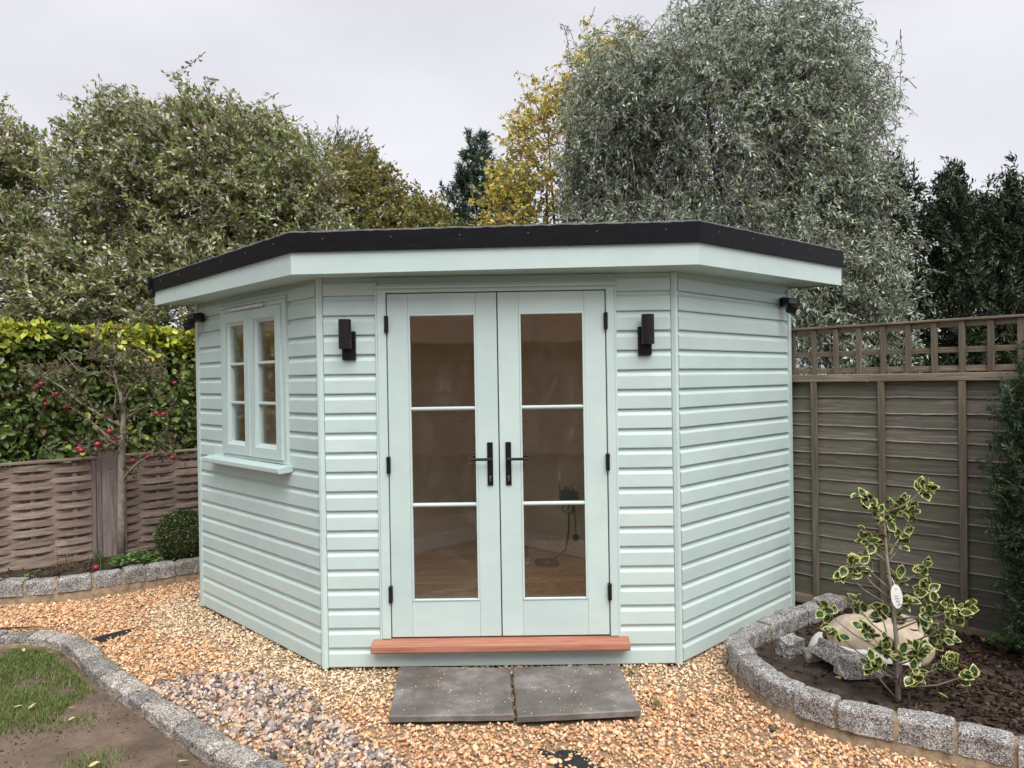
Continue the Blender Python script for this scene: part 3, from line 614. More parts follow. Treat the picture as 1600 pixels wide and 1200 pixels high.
# ------------------------------------------------------------------ gravel, ballast, mulch (loose stuff)
PHI = (1 + 5 ** .5) / 2
ICO = unit(np.array([(-1, PHI, 0), (1, PHI, 0), (-1, -PHI, 0), (1, -PHI, 0), (0, -1, PHI), (0, 1, PHI), (0, -1, -PHI), (0, 1, -PHI), (PHI, 0, -1), (PHI, 0, 1), (-PHI, 0, -1), (-PHI, 0, 1)]))
ICOF = np.array([(0, 11, 5), (0, 5, 1), (0, 1, 7), (0, 7, 10), (0, 10, 11), (1, 5, 9), (5, 11, 4), (11, 10, 2), (10, 7, 6), (7, 1, 8), (3, 9, 4), (3, 4, 2), (3, 2, 6), (3, 6, 8), (3, 8, 9), (4, 9, 5), (2, 4, 11), (6, 2, 10), (8, 6, 7), (9, 8, 1)])
def rotm(rs, n, tilt):
    a = rs.uniform(0, 2 * np.pi, n); tx = rs.normal(0, tilt, n); ty = rs.normal(0, tilt, n)
    ca, sa = np.cos(a), np.sin(a); Z = np.zeros(n); O = np.ones(n)
    Rz = np.stack([ca, -sa, Z, sa, ca, Z, Z, Z, O], 1).reshape(n, 3, 3)
    Rx = np.stack([O, Z, Z, Z, np.cos(tx), -np.sin(tx), Z, np.sin(tx), np.cos(tx)], 1).reshape(n, 3, 3)
    Ry = np.stack([np.cos(ty), Z, np.sin(ty), Z, O, Z, -np.sin(ty), Z, np.cos(ty)], 1).reshape(n, 3, 3)
    return Rx @ Ry @ Rz
def stones(name, pos, size, flat, cols, seed, jit=.22, tilt=.35):
    rs = np.random.RandomState(seed); n = len(pos)
    sc = size[:, None] * np.stack([rs.uniform(.8, 1.4, n), rs.uniform(.6, 1.0, n), rs.uniform(*flat, n)], 1) * .5
    V = ICO[None] * (1 + jit * rs.uniform(-1, 1, (n, 12, 1))) * sc[:, None]
    V = np.einsum('nij,nkj->nki', rotm(rs, n, tilt), V) + pos[:, None]
    F = (ICOF[None] + 12 * np.arange(n)[:, None, None]).reshape(-1, 3)
    return npmesh(name, V, tris=F, col=np.repeat(cols, 12, 0))
def scatter(rs, n, poly):
    xs = [p[0] for p in poly]; ys = [p[1] for p in poly]
    x = rs.uniform(min(xs), max(xs), n); y = rs.uniform(min(ys), max(ys), n); ok = inpoly(x, y, poly); return x[ok], y[ok]
PATCH = [(-.97, -.20), (-.72, -.03), (-.37, -.04), (-.03, -.28), (.14, -.52), (.38, -.78), (.66, -1.05), (1.0, -1.4), (.62, -1.55), (.2, -1.1), (-.17, -.80), (-.5, -.57), (-.79, -.34)]
WALLS = [BL, (0, 0), (W, 0), BR]
inner_foot = [(.02, .03), (W - .02, .03), (BR[0] - .02, BR[1]), BC, (BL[0] + .02, BL[1])]
rs = np.random.RandomState(21)
x, y = scatter(rs, 150000, [(-4.2, -2.1), (3.6, -2.1), (3.6, 2.2), (-4.2, 2.2)])
ok = inpoly(x, y, grav_poly) & ~inpoly(x, y, inner_foot)
for s in slabs: ok &= ~inpoly(x, y, s)
ok &= (segdist(x, y, KL[::5]) > .075 - .03 * (rs.rand(len(x)) < .04)) & (segdist(x, y, KF[::5]) > .055) & (segdist(x, y, KB[::5]) > .06)
dpatch = inpoly(x + .05 * (fbm(x * 9, y * 9, 2) - .5), y + .12 * (fbm(x * 7 + 3, y * 7, 2) - .5), PATCH)
bare = fbm(x * 5 + 11, y * 5 + 2, 3)
ok &= (~dpatch) | (rs.rand(len(x)) < .30)
x, y, bare = x[ok], y[ok], bare[ok]; n = len(x)
dw = segdist(x, y, WALLS)
pale = np.clip((.50 - dw + .35 * (fbm(x * 4, y * 4, 3) - .5)) / .30, 0, 1) * np.where(x > 1.7, .75, 1)
tan = np.array([lin(214, 160, 110), lin(196, 132, 84), lin(226, 182, 132), lin(178, 122, 84), lin(232, 200, 158), lin(204, 150, 116), lin(150, 104, 76), lin(222, 170, 112), lin(190, 160, 130), lin(236, 206, 168), lin(222, 188, 150), lin(228, 200, 166), lin(212, 180, 148)]) * np.array([.99, 1.03, 1.10])
tan = (tan * .66 + tan.mean(0) * .34) * 1.1
pal = np.array([lin(236, 216, 186), lin(226, 202, 168), lin(240, 226, 204), lin(214, 184, 146), lin(206, 190, 168)]) * np.array([1.02, 1.0, .97])
cols = np.where((rs.rand(n) < pale)[:, None], pal[rs.randint(0, len(pal), n)], tan[rs.randint(0, len(tan), n)]) * rs.uniform(.8, 1.1, (n, 1))
grey = rs.rand(n) < .012; cols[grey] = lin(120, 112, 110) * rs.uniform(.5, 1, (grey.sum(), 1))
size = np.clip(rs.lognormal(math.log(.0158), .34, n), .008, .040) * np.where(pale > .6, .86, 1)
z = GZ(x, y) + rs.uniform(.0, .016, n)
for s in slabs:                 # a little grit trodden onto the slabs
    gx_, gy_ = scatter(rs, 90, s); k_ = len(gx_); x = np.r_[x, gx_]; y = np.r_[y, gy_]; z = np.r_[z, np.full(k_, .039)]; size = np.r_[size, rs.uniform(.003, .009, k_)]; cols = np.r_[cols, tan[rs.randint(0, len(tan), k_)]]
gv = link('gravel', stones('gravel', np.stack([x, y, z], 1), size, (.35, .7), cols, 22, .34, .5), STONE)
tag(gv, 'tan and cream loose gravel covering the ground around the room', 'gravel', kind='stuff')
x, y = scatter(rs, 11500, PATCH); n = len(x)
e = fbm(x * 6 + 4, y * 6, 3); ok = rs.rand(n) < np.clip((segdist(x, y, PATCH + PATCH[:1]) + .03) / .09, .25, 1) * np.where((x > .0) & (x < .25) & (y < -.75), .5, 1)
ok &= segdist(x, y, KL[::5]) > .03; x, y = x[ok], y[ok]; n = len(x)
gc = np.array([lin(172, 166, 166), lin(146, 142, 144), lin(196, 188, 184), lin(116, 112, 116), lin(210, 202, 198), lin(180, 166, 160), lin(92, 90, 94), lin(206, 178, 160), lin(190, 176, 160)]) * np.array([1.06, .98, .90])
size = np.clip(rs.lognormal(math.log(.021), .40, n), .009, .055)
bl = link('ballast', stones('ballast', np.stack([x, y, GZ(x, y) + rs.uniform(.0, .016, n)], 1), size, (.4, .75), gc[rs.randint(0, len(gc), n)] * rs.uniform(.7, 1.15, (n, 1)), 23, .40, .6), STONE)
tag(bl, 'patch of coarse grey crushed stone between the lawn kerb and slabs', 'stone', kind='stuff')
# bark mulch
def chips(n, poly, zf, seed, cs, L=(.012, .05), cut=None):
    rs = np.random.RandomState(seed); x, y = scatter(rs, n, poly)
    if cut is not None: k_ = cut(x, y, rs); x, y = x[k_], y[k_]
    n = len(x)
    B = np.array([(sx, sy, sz) for sz in (-1, 1) for sy in (-1, 1) for sx in (-1, 1)], float) * .5
    sc = np.stack([rs.uniform(*L, n), rs.uniform(.005, .014, n), rs.uniform(.002, .006, n)], 1)
    V = B[None] * sc[:, None] * (1 + .3 * rs.uniform(-1, 1, (n, 8, 1)))
    V = np.einsum('nij,nkj->nki', rotm(rs, n, .35), V) + np.stack([x, y, zf(x, y) + rs.uniform(0, .014, n)], 1)[:, None]
    Q = np.array([(0, 2, 3, 1), (4, 5, 7, 6), (0, 1, 5, 4), (2, 6, 7, 3), (0, 4, 6, 2), (1, 3, 7, 5)])
    F = (Q[None] + 8 * np.arange(n)[:, None, None]).reshape(-1, 4)
    cs = np.array(cs); c = cs[rs.randint(0, len(cs), n)] * rs.uniform(.6, 1.3, (n, 1))
    return npmesh('bark_mulch', V, quads=F, col=np.repeat(c, 8, 0))
BZ = lambda x, y: .045 + .03 * (fbm(x * 4, y * 4, 4) - .5)
cc = [(.03, .018, .013), (.05, .03, .021), (.075, .045, .03), (.022, .014, .011), (.11, .068, .044), (.04, .022, .017)]
mu = link('bark_mulch', chips(9000, bed_poly, BZ, 31, cc, cut=lambda x, y, r: (r.rand(len(x)) < np.clip((x - 2.62 + .35 * (-y - .2) * 0) / .35, .10, 1))), CHIP)
tag(mu, 'dark brown bark chips covering the holly bed', 'bark mulch', kind='stuff')
lz = lambda x, y: .10 + .03 * (fbm(x * 4, y * 4, 4) - .5)
li = link('leaf_litter', chips(2600, lbed_poly, lz, 32, cc + [(.16, .11, .07), (.12, .06, .04)]), CHIP)
tag(li, 'dry leaf litter and soil crumbs in the border below the woven fence', 'leaf litter', kind='stuff')

rs = np.random.RandomState(40); x, y = scatter(rs, 16000, [(-3, -2.2), (.6, -2.2), (.6, .6), (-3, .6)]); ok = inpoly(x, y, lawn_poly) & (segdist(x, y, KL[::5]) > .07) & (rs.rand(len(x)) < .25 + .75 * (fbm(x * 4, y * 4, 3) > .52)); x, y = x[ok], y[ok]; n = len(x)
ec = np.array([(.10, .072, .055), (.16, .115, .088), (.23, .175, .14), (.07, .05, .04)])
tag(link('soil_crumbs', stones('soil_crumbs', np.stack([x, y, LAWNZ(x, y) + .001], 1), np.clip(rs.lognormal(math.log(.006), .5, n), .002, .022), (.4, .8), ec[rs.randint(0, 4, n)], 39, .35, .8), STONE), 'crumbs of dry earth on the bare part of the lawn', 'soil', kind='stuff')
# lawn grass: patchy blades
rs = np.random.RandomState(41)
x, y = scatter(rs, 420000, [(-4.2, -2.4), (.9, -2.4), (.9, .62), (-4.2, .62)])
ok = inpoly(x, y, lawn_poly) & (segdist(x, y, KL[::5]) > .10); x, y = x[ok], y[ok]
dens = fbm(x * 2.6 + 9, y * 2.6 + 4, 4); fine = fbm(x * 9 + 1, y * 9, 2)
green = np.clip(((x + .55 * y) * -1.0 - .95) / .55, 0, 1)      # full turf toward the back left, worn bare toward the camera
pr = np.clip((dens + .34 * (green - .52) + .22 * (fine - .5) - .47) / .07, .004, 1)
pr *= np.clip((y + .62 + .35 * (fbm(x * 3 + 1, y * 3, 3) - .5)) / .16, .015, 1)      # trodden bare toward the camera
spots = [(-.78, -.93, .10), (-.36, -.78, .10), (-.62, -.42, .05), (-.95, -.15, .14), (-1.12, .02, .15)]
for sx, sy, sr in spots: pr = np.maximum(pr, .85 * np.exp(-((x - sx) ** 2 + (y - sy) ** 2) / sr ** 2) * (fine > .4))
bald = [(-1.62, -.02, .16), (-1.35, -.16, .10), (-.95, -.62, .30)]
for sx, sy, sr in bald: pr *= 1 - .93 * np.exp(-((x - sx) ** 2 + (y - sy) ** 2) / sr ** 2)
ok = rs.rand(len(x)) < pr * .95; x, y, d_ = x[ok], y[ok], dens[ok]; n = len(x)
a = rs.uniform(0, 2 * np.pi, n); hgt = rs.uniform(.010, .034, n); lean = rs.uniform(.3, 1.5, n); wd = rs.uniform(.0013, .0026, n)
z = LAWNZ(x, y) - .002
b0 = np.stack([x - wd * np.sin(a), y + wd * np.cos(a), z], 1); b1_ = np.stack([x + wd * np.sin(a), y - wd * np.cos(a), z], 1)
m0 = np.stack([x + .35 * hgt * lean * np.cos(a) - .7 * wd * np.sin(a), y + .35 * hgt * lean * np.sin(a) + .7 * wd * np.cos(a), z + hgt * .65], 1)
m1 = np.stack([x + .35 * hgt * lean * np.cos(a) + .7 * wd * np.sin(a), y + .35 * hgt * lean * np.sin(a) - .7 * wd * np.cos(a), z + hgt * .65], 1)
tp = np.stack([x + hgt * lean * np.cos(a), y + hgt * lean * np.sin(a), z + hgt], 1)
V = np.stack([b0, b1_, m1, m0, tp], 1); i5 = 5 * np.arange(n)[:, None]
gcol = np.array([(.15, .22, .045), (.115, .185, .04), (.20, .25, .065), (.24, .24, .10), (.09, .15, .035)])
c = gcol[rs.randint(0, 5, n)] * rs.uniform(.75, 1.25, (n, 1))
gr = link('grass', npmesh('grass', V, quads=i5 + np.array([0, 1, 2, 3]), tris=i5 + np.array([3, 2, 4]), col=np.repeat(c, 5, 0)), LEAF)
tag(gr, 'worn patchy lawn grass with bare earth showing through', 'grass', kind='stuff')

# ------------------------------------------------------------------ foliage tools
def leaf_arrays(P, T, Nh, L, Wd, fold=.15, shape=4):
    """P base points, T directions, Nh normal hints -> vertices per leaf and quads"""
    T = unit(T); S = unit(np.cross(T, Nh)); Nn = np.cross(S, T); n = len(P); L = L[:, None]; Wd = Wd[:, None]
    if shape == 4:
        V = np.stack([P, P + T * L * .45 + S * Wd * .5 + Nn * Wd * fold, P + T * L, P + T * L * .45 - S * Wd * .5 + Nn * Wd * fold], 1); Q = np.array([[0, 1, 2, 3]])
    else:
        V = np.stack([P, P + T * L * .28 + S * Wd * .42 + Nn * Wd * fold, P + T * L * .66 + S * Wd * .40 + Nn * Wd * fold, P + T * L - Nn * L * .06,
                      P + T * L * .66 - S * Wd * .40 + Nn * Wd * fold, P + T * L * .28 - S * Wd * .42 + Nn * Wd * fold], 1); Q = np.array([[0, 1, 2, 3], [0, 3, 4, 5]])
    k = V.shape[1]; F = (Q[None] + k * np.arange(n)[:, None, None]).reshape(-1, 4)
    return V.reshape(-1, 3), F, k
def twig_mesh(name, A, r0, r1):
    """A: (n, m, 3) polylines -> three sided tubes"""
    n, m_, _ = A.shape; T = unit(np.gradient(A, axis=1)); U = unit(np.cross(T, np.array([.3, .5, .8]))); Vv = np.cross(T, U)
    rad = np.linspace(1, 0, m_)[None, :, None] * (r0 - r1) + r1
    rings = [A + (U * math.cos(q) + Vv * math.sin(q)) * rad for q in (0, 2.094, 4.189)]
    V = np.stack(rings, 2).reshape(-1, 3); q = []
    base = (np.arange(n)[:, None] * m_ + np.arange(m_ - 1)[None]).reshape(-1) * 3
    for k in range(3): q.append(np.stack([base + k, base + (k + 1) % 3, base + 3 + (k + 1) % 3, base + 3 + k], 1))
    return npmesh(name, V, quads=np.concatenate(q))
def twigs(lobes, n, tl, seed, droop=0., bias=(0, 0, 0), inner=.45, m_=5, back=.4, up=.0, gap=None, cut=None):
    rs = np.random.RandomState(seed); Lb = np.array(lobes, float)
    wt = (Lb[:, 3] * Lb[:, 4] * Lb[:, 5]) ** (2 / 3); k = rs.choice(len(Lb), n, p=wt / wt.sum()); Lk = Lb[k]
    d = unit(rs.normal(size=(n, 3)) + np.array([0, 0, up])); keep = (d[:, 1] < .3) | (rs.rand(n) < back); Lk = Lk[keep]; d = d[keep]; n = len(d)
    rr = inner + (1 - inner) * rs.rand(n) ** .5; rr *= 1 + np.clip(.10 * rs.normal(size=n), -.2, .16) * (rr > .8)
    tip = Lk[:, :3] + d * Lk[:, 3:6] * rr[:, None]
    if gap:
        nv = vnoise(tip[:, 0] * gap + 3.1 + tip[:, 1] * .7, tip[:, 2] * gap + tip[:, 1] * .9); ok = (nv > .40) | (rr < .70) | (rs.rand(n) < .12); tip = tip[ok]; d = d[ok]; rr = rr[ok]; n = len(d)
    l = tl * rs.uniform(.6, 1.35, n)[:, None]
    dr = unit(d + .55 * rs.normal(size=(n, 3)) + np.array(bias)); st = tip - dr * l
    t = np.linspace(0, 1, m_)[None, :, None]
    A = st[:, None] * (1 - t) + tip[:, None] * t
    A = A + np.array([0, 0, 1.]) * (l[:, None] * droop * (t * (1 - t) * 1.6 - t * t * .9)) + .05 * l[:, None] * rs.normal(size=(n, m_, 3)) * t
    if cut is not None:
        ok = cut(A[:, -1]); A = A[ok]; rr = rr[ok]
    return A, rr
def leaves_on(A, per, L, Wd, seed, hang=0., spread=.8, t0=.15, jit=.02, nrm=(0, 0, 1), nr=.7):
    rs = np.random.RandomState(seed); n, m_, _ = A.shape; N_ = n * per
    t = t0 + (1 - t0) * rs.rand(n, per); f = t * (m_ - 1); i = np.minimum(f.astype(int), m_ - 2); fr = (f - i)[..., None]; ar = np.arange(n)[:, None]
    P = A[ar, i] * (1 - fr) + A[ar, i + 1] * fr; T = unit(A[ar, i + 1] - A[ar, i])
    P = P.reshape(-1, 3) + rs.normal(size=(N_, 3)) * jit; T = T.reshape(-1, 3)
    D = unit(T * .7 + spread * rs.normal(size=(N_, 3)) * .8 + np.array([0, 0, -hang])); Nh = unit(np.array(nrm, float) + nr * rs.normal(size=(N_, 3)))
    return P, D, Nh, L * rs.uniform(.65, 1.25, N_), Wd * rs.uniform(.7, 1.25, N_), np.repeat(np.arange(n), per)
def foliage(name, A, per, L, Wd, pal, seed, mat, parent, shape=4, pw=None, colf=None, vary=.25, clump=.25, fold=.15, gain=1., **kw):
    rs = np.random.RandomState(seed + 900); P, D, Nh, l, wd, tw = leaves_on(A, per, L, Wd, seed, **kw)
    V, F, k = leaf_arrays(P, D, Nh, l, wd, fold, shape); pal = np.array(pal, float) * gain; n = len(P)
    c = pal[rs.choice(len(pal), n, p=pw)] * rs.uniform(1 - vary, 1 + vary, (n, 1)) * (1 + clump * rs.uniform(-1, 1, (len(A), 1)))[tw]
    if colf is not None: c = colf(P, c, rs)
    return link(name, npmesh(name, V, quads=F, col=np.repeat(c, k, 0)), mat, parent, world=True)
def tree(name, label, base, height, lobes, tk, nl, tl, per, L, Wd, pal, seed, mat=LEAF, rad=.11, bark=BARK, group='trees behind the garden room', tw_r=(.006, .002), limbs=8, **kw):
    rs = np.random.RandomState(seed); t = thing(name, label, 'tree', base, group=group)
    b = MB(); top = Vector((lobes[0][0], lobes[0][1], height)); p0 = Vector(base) - Vector((0, 0, .15)); n = 7
    top.z *= .86; pts = [p0.lerp(top, q / (n - 1)) + Vector((rs.uniform(-.06, .06), rs.uniform(-.06, .06), 0)) * (q > 0) for q in range(n)]
    b.tube(pts, [rad * (1.25 if q == 0 else 1) * (1 - .9 * q / (n - 1)) for q in range(n)], 10)
    for q in range(limbs):
        lb = lobes[q % len(lobes)]; d = unit(rs.normal(size=3)); d[2] = abs(d[2])
        e = Vector(lb[:3]) + Vector(d * np.array(lb[3:6]) * .75); s_ = p0.lerp(top, rs.uniform(.25, .8)); md = s_.lerp(e, .5) + Vector((rs.uniform(-.15, .15), rs.uniform(-.15, .15), .15))
        b.tube([s_, s_.lerp(md, .6), md, e], [rad * .5, rad * .38, rad * .26, rad * .08], 6)
    b.obj('trunk', bark, t, smooth=True, world=True)
    tkw = {k_: kw.pop(k_) for k_ in ('droop', 'bias', 'inner', 'back', 'up', 'cut', 'm_', 'gap') if k_ in kw}
    A, rr = twigs(lobes, tk, tl, seed + 1, **tkw)
    link('twigs', twig_mesh('twigs', A, *tw_r), TWIG, t, world=True)['kind'] = 'stuff'
    foliage('crown', A, per, L, Wd, pal, seed + 2, mat, t, **kw)
    return t

# ------------------------------------------------------------------ trees
pw_pal = [(.058, .080, .024), (.085, .108, .034), (.122, .136, .048), (.14, .125, .075), (.235, .220, .190), (.295, .280, .255), (.135, .102, .066)]
tree('whitebeam_tree', 'broad windblown tree with pale leaf undersides, behind the hedge and roof corner', (-3.1, 6.1, 0), 4.6,
     [(-3.1, 6.0, 4.25, 1.25, 1.2, 1.35), (-4.2, 5.9, 4.25, 1.0, 1.1, 1.3), (-2.2, 5.9, 4.05, .85, 1, 1.15), (-3.2, 5.6, 2.5, 1.9, 1.1, 1.25), (-1.6, 6.2, 2.9, .85, .9, 1.05), (-4.7, 5.7, 2.6, 1.0, 1, 1.2)],
     6000, 0, .50, 31, .072, .034, pw_pal, 101, gain=2.85, bias=(-.55, 0, .25), up=.25, pw=[.17, .20, .19, .16, .15, .08, .05], spread=.55, clump=.4)
tree('whitebeam_tree', 'tall tree with pale fluttering leaves, cut off by the left edge', (-6.7, 6.2, 0), 4.8,
     [(-6.5, 6.0, 4.3, 1.15, 1.1, 1.45), (-5.75, 5.8, 3.0, 1.0, 1.0, 1.35), (-7.6, 6, 3.6, 1.2, 1.1, 1.6), (-6.6, 5.7, 2.4, 1.3, 1, 1.1), (-5.75, 6.0, 4.55, .55, .6, .65)],
     3300, 0, .52, 30, .072, .034, pw_pal, 111, gain=2.85, bias=(-.4, 0, .25), up=.2, pw=[.17, .19, .18, .18, .15, .08, .05], spread=.55, clump=.4)
mp = [(.09, .115, .028), (.125, .14, .034), (.16, .15, .05), (.22, .14, .06), (.075, .095, .03), (.22, .19, .10), (.17, .125, .055)]
def maple_col(P, c, rs):       # upper outer leaves have turned russet, the inner ones are still green
    f = np.clip((P[:, 2] - 3.6) / 1.6, 0, 1)[:, None] * (rs.rand(len(P), 1) < .6)
    return c * (1 - f * .5) + np.array((.30, .215, .11)) * f * .5
tree('maple_tree', 'rounded olive and russet maple behind the roof, left of the dark pine', (-1.3, 8.2, 0), 4.5,
     [(-1.45, 8, 4.35, .9, .9, 1.1), (-.6, 8, 3.75, .85, .9, 1.0), (-2.25, 8, 3.9, .75, .8, .95), (.05, 8.1, 3.2, .7, .7, .95), (.35, 8.2, 3.2, .6, .6, .95), (-1, 7.8, 2.9, 1.7, 1, 1.3)],
     3000, 0, .45, 22, .066, .048, mp, 121, gain=2.2, up=.2, pw=[.26, .22, .16, .12, .14, .05, .05], colf=maple_col)
tree('willow_tree', 'feathery grey green willow top rising behind the russet maple', (-2.4, 11.2, 0), 5.5,
     [(-2.45, 11, 5.9, .72, .6, .95), (-2.0, 11, 5.4, .8, .6, .9), (-2.9, 11, 5.3, .6, .6, .9), (-2.3, 11, 4.2, 1.2, .8, 1.2)],
     900, 0, .75, 26, .095, .026, [(.10, .115, .065), (.14, .15, .09), (.075, .09, .05)], 131, gain=2.0, bias=(.5, 0, 1.6), up=.5, spread=.45)
tree('pine_tree', 'dark blue green pine between the russet maple and the yellow cherry', (.35, 10.2, 0), 5.6,
     [(.36, 10, 5.5, .46, .35, .90), (.42, 10, 4.85, .82, .5, .85), (.40, 10, 3.9, .9, .6, .9), (-.35, 10, 4.55, .32, .3, .5), (.3, 10, 2.9, .9, .7, .9)],
     1300, 0, .30, 46, .11, .020, [(.022, .040, .026), (.034, .055, .036), (.05, .072, .048)], 141, mat=LEAFD, gain=2.0, bias=(0, 0, .9), spread=.75, t0=.3, jit=.01)
cp = [(.48, .37, .08), (.54, .45, .13), (.42, .25, .11), (.50, .34, .14), (.38, .38, .10), (.27, .30, .08), (.20, .24, .07)]
def cherry_col(P, c, rs):      # the low inner foliage has not turned yet
    f = (np.clip((4.3 - P[:, 2]) / 1.2, 0, 1) * np.clip((P[:, 0] - .75) / .5, 0, 1))[:, None] * (rs.rand(len(P), 1) < .65)
    return c * (1 - f) + np.array((.20, .24, .05)) * f * rs.uniform(.7, 1.2, (len(P), 1))
tree('cherry_tree', 'yellow and orange autumn cherry left of the silver pear', (1.7, 7.2, 0), 5.4,
     [(1.5, 7, 4.95, .8, .7, 1.15), (1.0, 7, 4.0, .65, .7, .9), (2.2, 7, 5.85, .65, .6, .75), (1.0, 6.9, 2.95, .6, .6, .85), (2.6, 7.1, 6.3, .6, .6, .6), (.85, 7, 3.4, .38, .4, .35)],
     1050, 0, .50, 16, .078, .046, cp, 151, gain=1.5, up=.1, bias=(-.4, 0, .2), pw=[.17, .19, .10, .12, .19, .13, .10], colf=cherry_col)
tree('birch_tree', 'thin yellowing treetop peeping out right of the silver pear', (6.4, 7.6, 0), 5.6,
     [(6.25, 7.4, 5.3, .7, .6, 1.2), (6.0, 7.3, 4.4, .6, .6, .9)], 240, 0, .6, 11, .06, .036, [(.34, .28, .10), (.22, .22, .09), (.42, .27, .12)], 161, up=.3, bias=(.3, 0, .5), rad=.07)
sp = [(.125, .145, .112), (.175, .195, .158), (.235, .255, .215), (.085, .106, .070), (.33, .35, .31), (.060, .078, .046)]
pear = tree('silver_pear_tree', 'huge weeping silver leaved pear tree towering behind the right of the room', (3.7, 5.2, 0), 4.6,
     [(3.6, 5.1, 4.7, 1.75, 1.5, 1.6), (2.35, 5.1, 3.3, 1.1, 1.1, 1.35), (4.35, 4.9, 3.0, 1.2, 1.2, 1.5), (4.85, 5.1, 4.5, 1.05, 1.1, 1.35), (3.4, 4.7, 2.6, 1.5, 1.1, 1.3), (2.5, 5.1, 5.0, .95, 1.0, 1.0), (4.95, 4.6, 2.2, .85, .8, 1.2), (4.2, 5.1, 5.7, 1.3, 1, 1.0), (1.95, 5.1, 2.7, .8, .9, 1.1), (2.2, 5.1, 4.0, .7, .9, 1.0), (5.2, 5.0, 3.4, .7, .9, 1.2)],
     12500, 0, .46, 28, .068, .0175, sp, 171, gain=2.75, gap=1.5, rad=.13, inner=.25, back=.6, droop=.38, hang=.30, spread=.95, pw=[.28, .26, .15, .15, .05, .11], clump=.42, tw_r=(.006, .0022), limbs=16, m_=5)
Al, _ = twigs([(3.6, 4.6, 4.5, 1.7, 1.3, 1.5), (2.5, 4.7, 3.4, 1.0, 1, 1.3), (4.5, 4.5, 3.3, 1.2, 1.0, 1.5)], 110, 1.1, 177, droop=.45, inner=.8, back=0, m_=7)
link('bare_twigs', twig_mesh('bare_twigs', Al, .0045, .0018), BARKG, pear, world=True)['kind'] = 'stuff'
rs = np.random.RandomState(9); lob = [(3.6, 5.1, 4.7, 1.75, 1.5, 1.6), (4.35, 4.9, 3.0, 1.15, 1.2, 1.5), (4.75, 5.1, 4.5, 1.0, 1.1, 1.35)]
PEARM = noisy('pear_skin', [(.3, (.10, .12, .035)), (.7, (.20, .21, .07))], 20, 4, .5, bump=.1)
pm = MB().lathe([(.002, -.024), (.016, -.020), (.0235, -.006), (.021, .008), (.012, .02), (.003, .026)], 10).mesh('pear', True); pm.materials.append(PEARM)
for q in range(34):
    px, pz = rs.uniform(3.0, 4.9), rs.uniform(2.6, 4.9)
    link('pear', pm, None, pear, loc=(px - 3.7, rs.uniform(3.55, 3.95) - 5.2 + .12 * abs(px - 3.8), pz), rot=(rs.uniform(-.3, .3), rs.uniform(-.3, .3), 0))
# dark conifers behind the right fence
dk = [(.010, .018, .010), (.016, .027, .014), (.024, .038, .019), (.012, .014, .009), (.035, .045, .022)]
for q, (cx, cy, hh, lab) in enumerate(((5.65, 5.1, 4.25, 'dark green conifer touching the silver pear behind the trellis'), (6.35, 5.0, 4.15, 'dark conifer with spiky top, second from the silver pear'), (7.0, 5.0, 4.05, 'dark conifer with spiky top, third from the silver pear'), (7.6, 5.1, 4.25, 'dark conifer at the right edge above the trellis'))):
    tree('conifer_tree', lab, (cx, cy, 0), hh * .97, [(cx, cy, 1.2, .6, .55, 1.1), (cx, cy, 2.2, .56, .55, .95), (cx, cy, hh - .95, .50, .46, .85), (cx + .1, cy, hh - .45, .15, .16, .55)],
         1250, 0, .30, 34, .070, .022, dk, 181 + q, gain=2.3, limbs=0, mat=LEAFD, bias=(0, 0, .8), spread=.55, rad=.05, up=.2, t0=.05, inner=.35, group='dark conifers behind the right fence')

# ------------------------------------------------------------------ hedge
rs = np.random.RandomState(61)
HEDGE = thing('beech_hedge', 'clipped beech hedge with yellow green top behind the woven fence', 'hedge', (-2.7, 2.7, 0))
n = 62000; s = rs.uniform(-6.2, 1.35, n); zz = rs.uniform(.1, 2.07, n); ontop = rs.rand(n) < .30
dep = np.where(ontop, rs.uniform(0, .75, n), rs.rand(n) ** 1.3 * .60); zz = np.where(ontop, 2.07 - rs.rand(n) ** 2 * .2, zz)
bulge = .16 * (fbm(s * 3.2 + 2, zz * 3.2, 3) - .5); topw = .10 * (fbm(s * 4 + 7, dep * 4, 2) - .5)
gapm = fbm(s * 5.5, zz * 5.5 + 9, 2); ok = (gapm + .35 * (zz / 2.1) - .12 > .33) | (rs.rand(n) < .22) | ontop | (dep > .18)
s, zz, dep, bulge, topw, ontop = s[ok], zz[ok], dep[ok], bulge[ok], topw[ok], ontop[ok]; n = len(s)
d0 = 5.16; hx = -d0 / 2 + s * K - (dep + bulge) * K; hy = d0 / 2 + s * K + (dep + bulge) * K; P = np.stack([hx, hy, zz + topw], 1)
outn = np.array([K, -K, 0.]); up_ = np.array([0, 0, 1.])
Nh = unit(np.where(ontop[:, None], up_, outn * .8 + up_ * .55) + .55 * rs.normal(size=(n, 3))); T = unit(rs.normal(size=(n, 3)) * .7 + outn * .35 + np.array([0, 0, -.35]))
T = np.where(ontop[:, None], unit(rs.normal(size=(n, 3)) + np.array([0, 0, .5])), T)
Lh = rs.uniform(.052, .096, n); Wh = Lh * rs.uniform(.55, .72, n)
hp = np.array([(.085, .135, .032), (.115, .17, .04), (.16, .21, .05), (.06, .105, .028), (.14, .155, .065)])
yel = np.array([(.50, .52, .06), (.42, .50, .07), (.60, .55, .09), (.34, .42, .06)])
c = hp[rs.randint(0, 5, n)] * rs.uniform(.8, 1.55, (n, 1))
fy = np.clip((P[:, 2] - 1.82 + .60 * (fbm(s * 3 + 3, s * 0 + 1, 3) - .5)) / .14, 0, 1); isy = rs.rand(n) < fy * .85 + .035
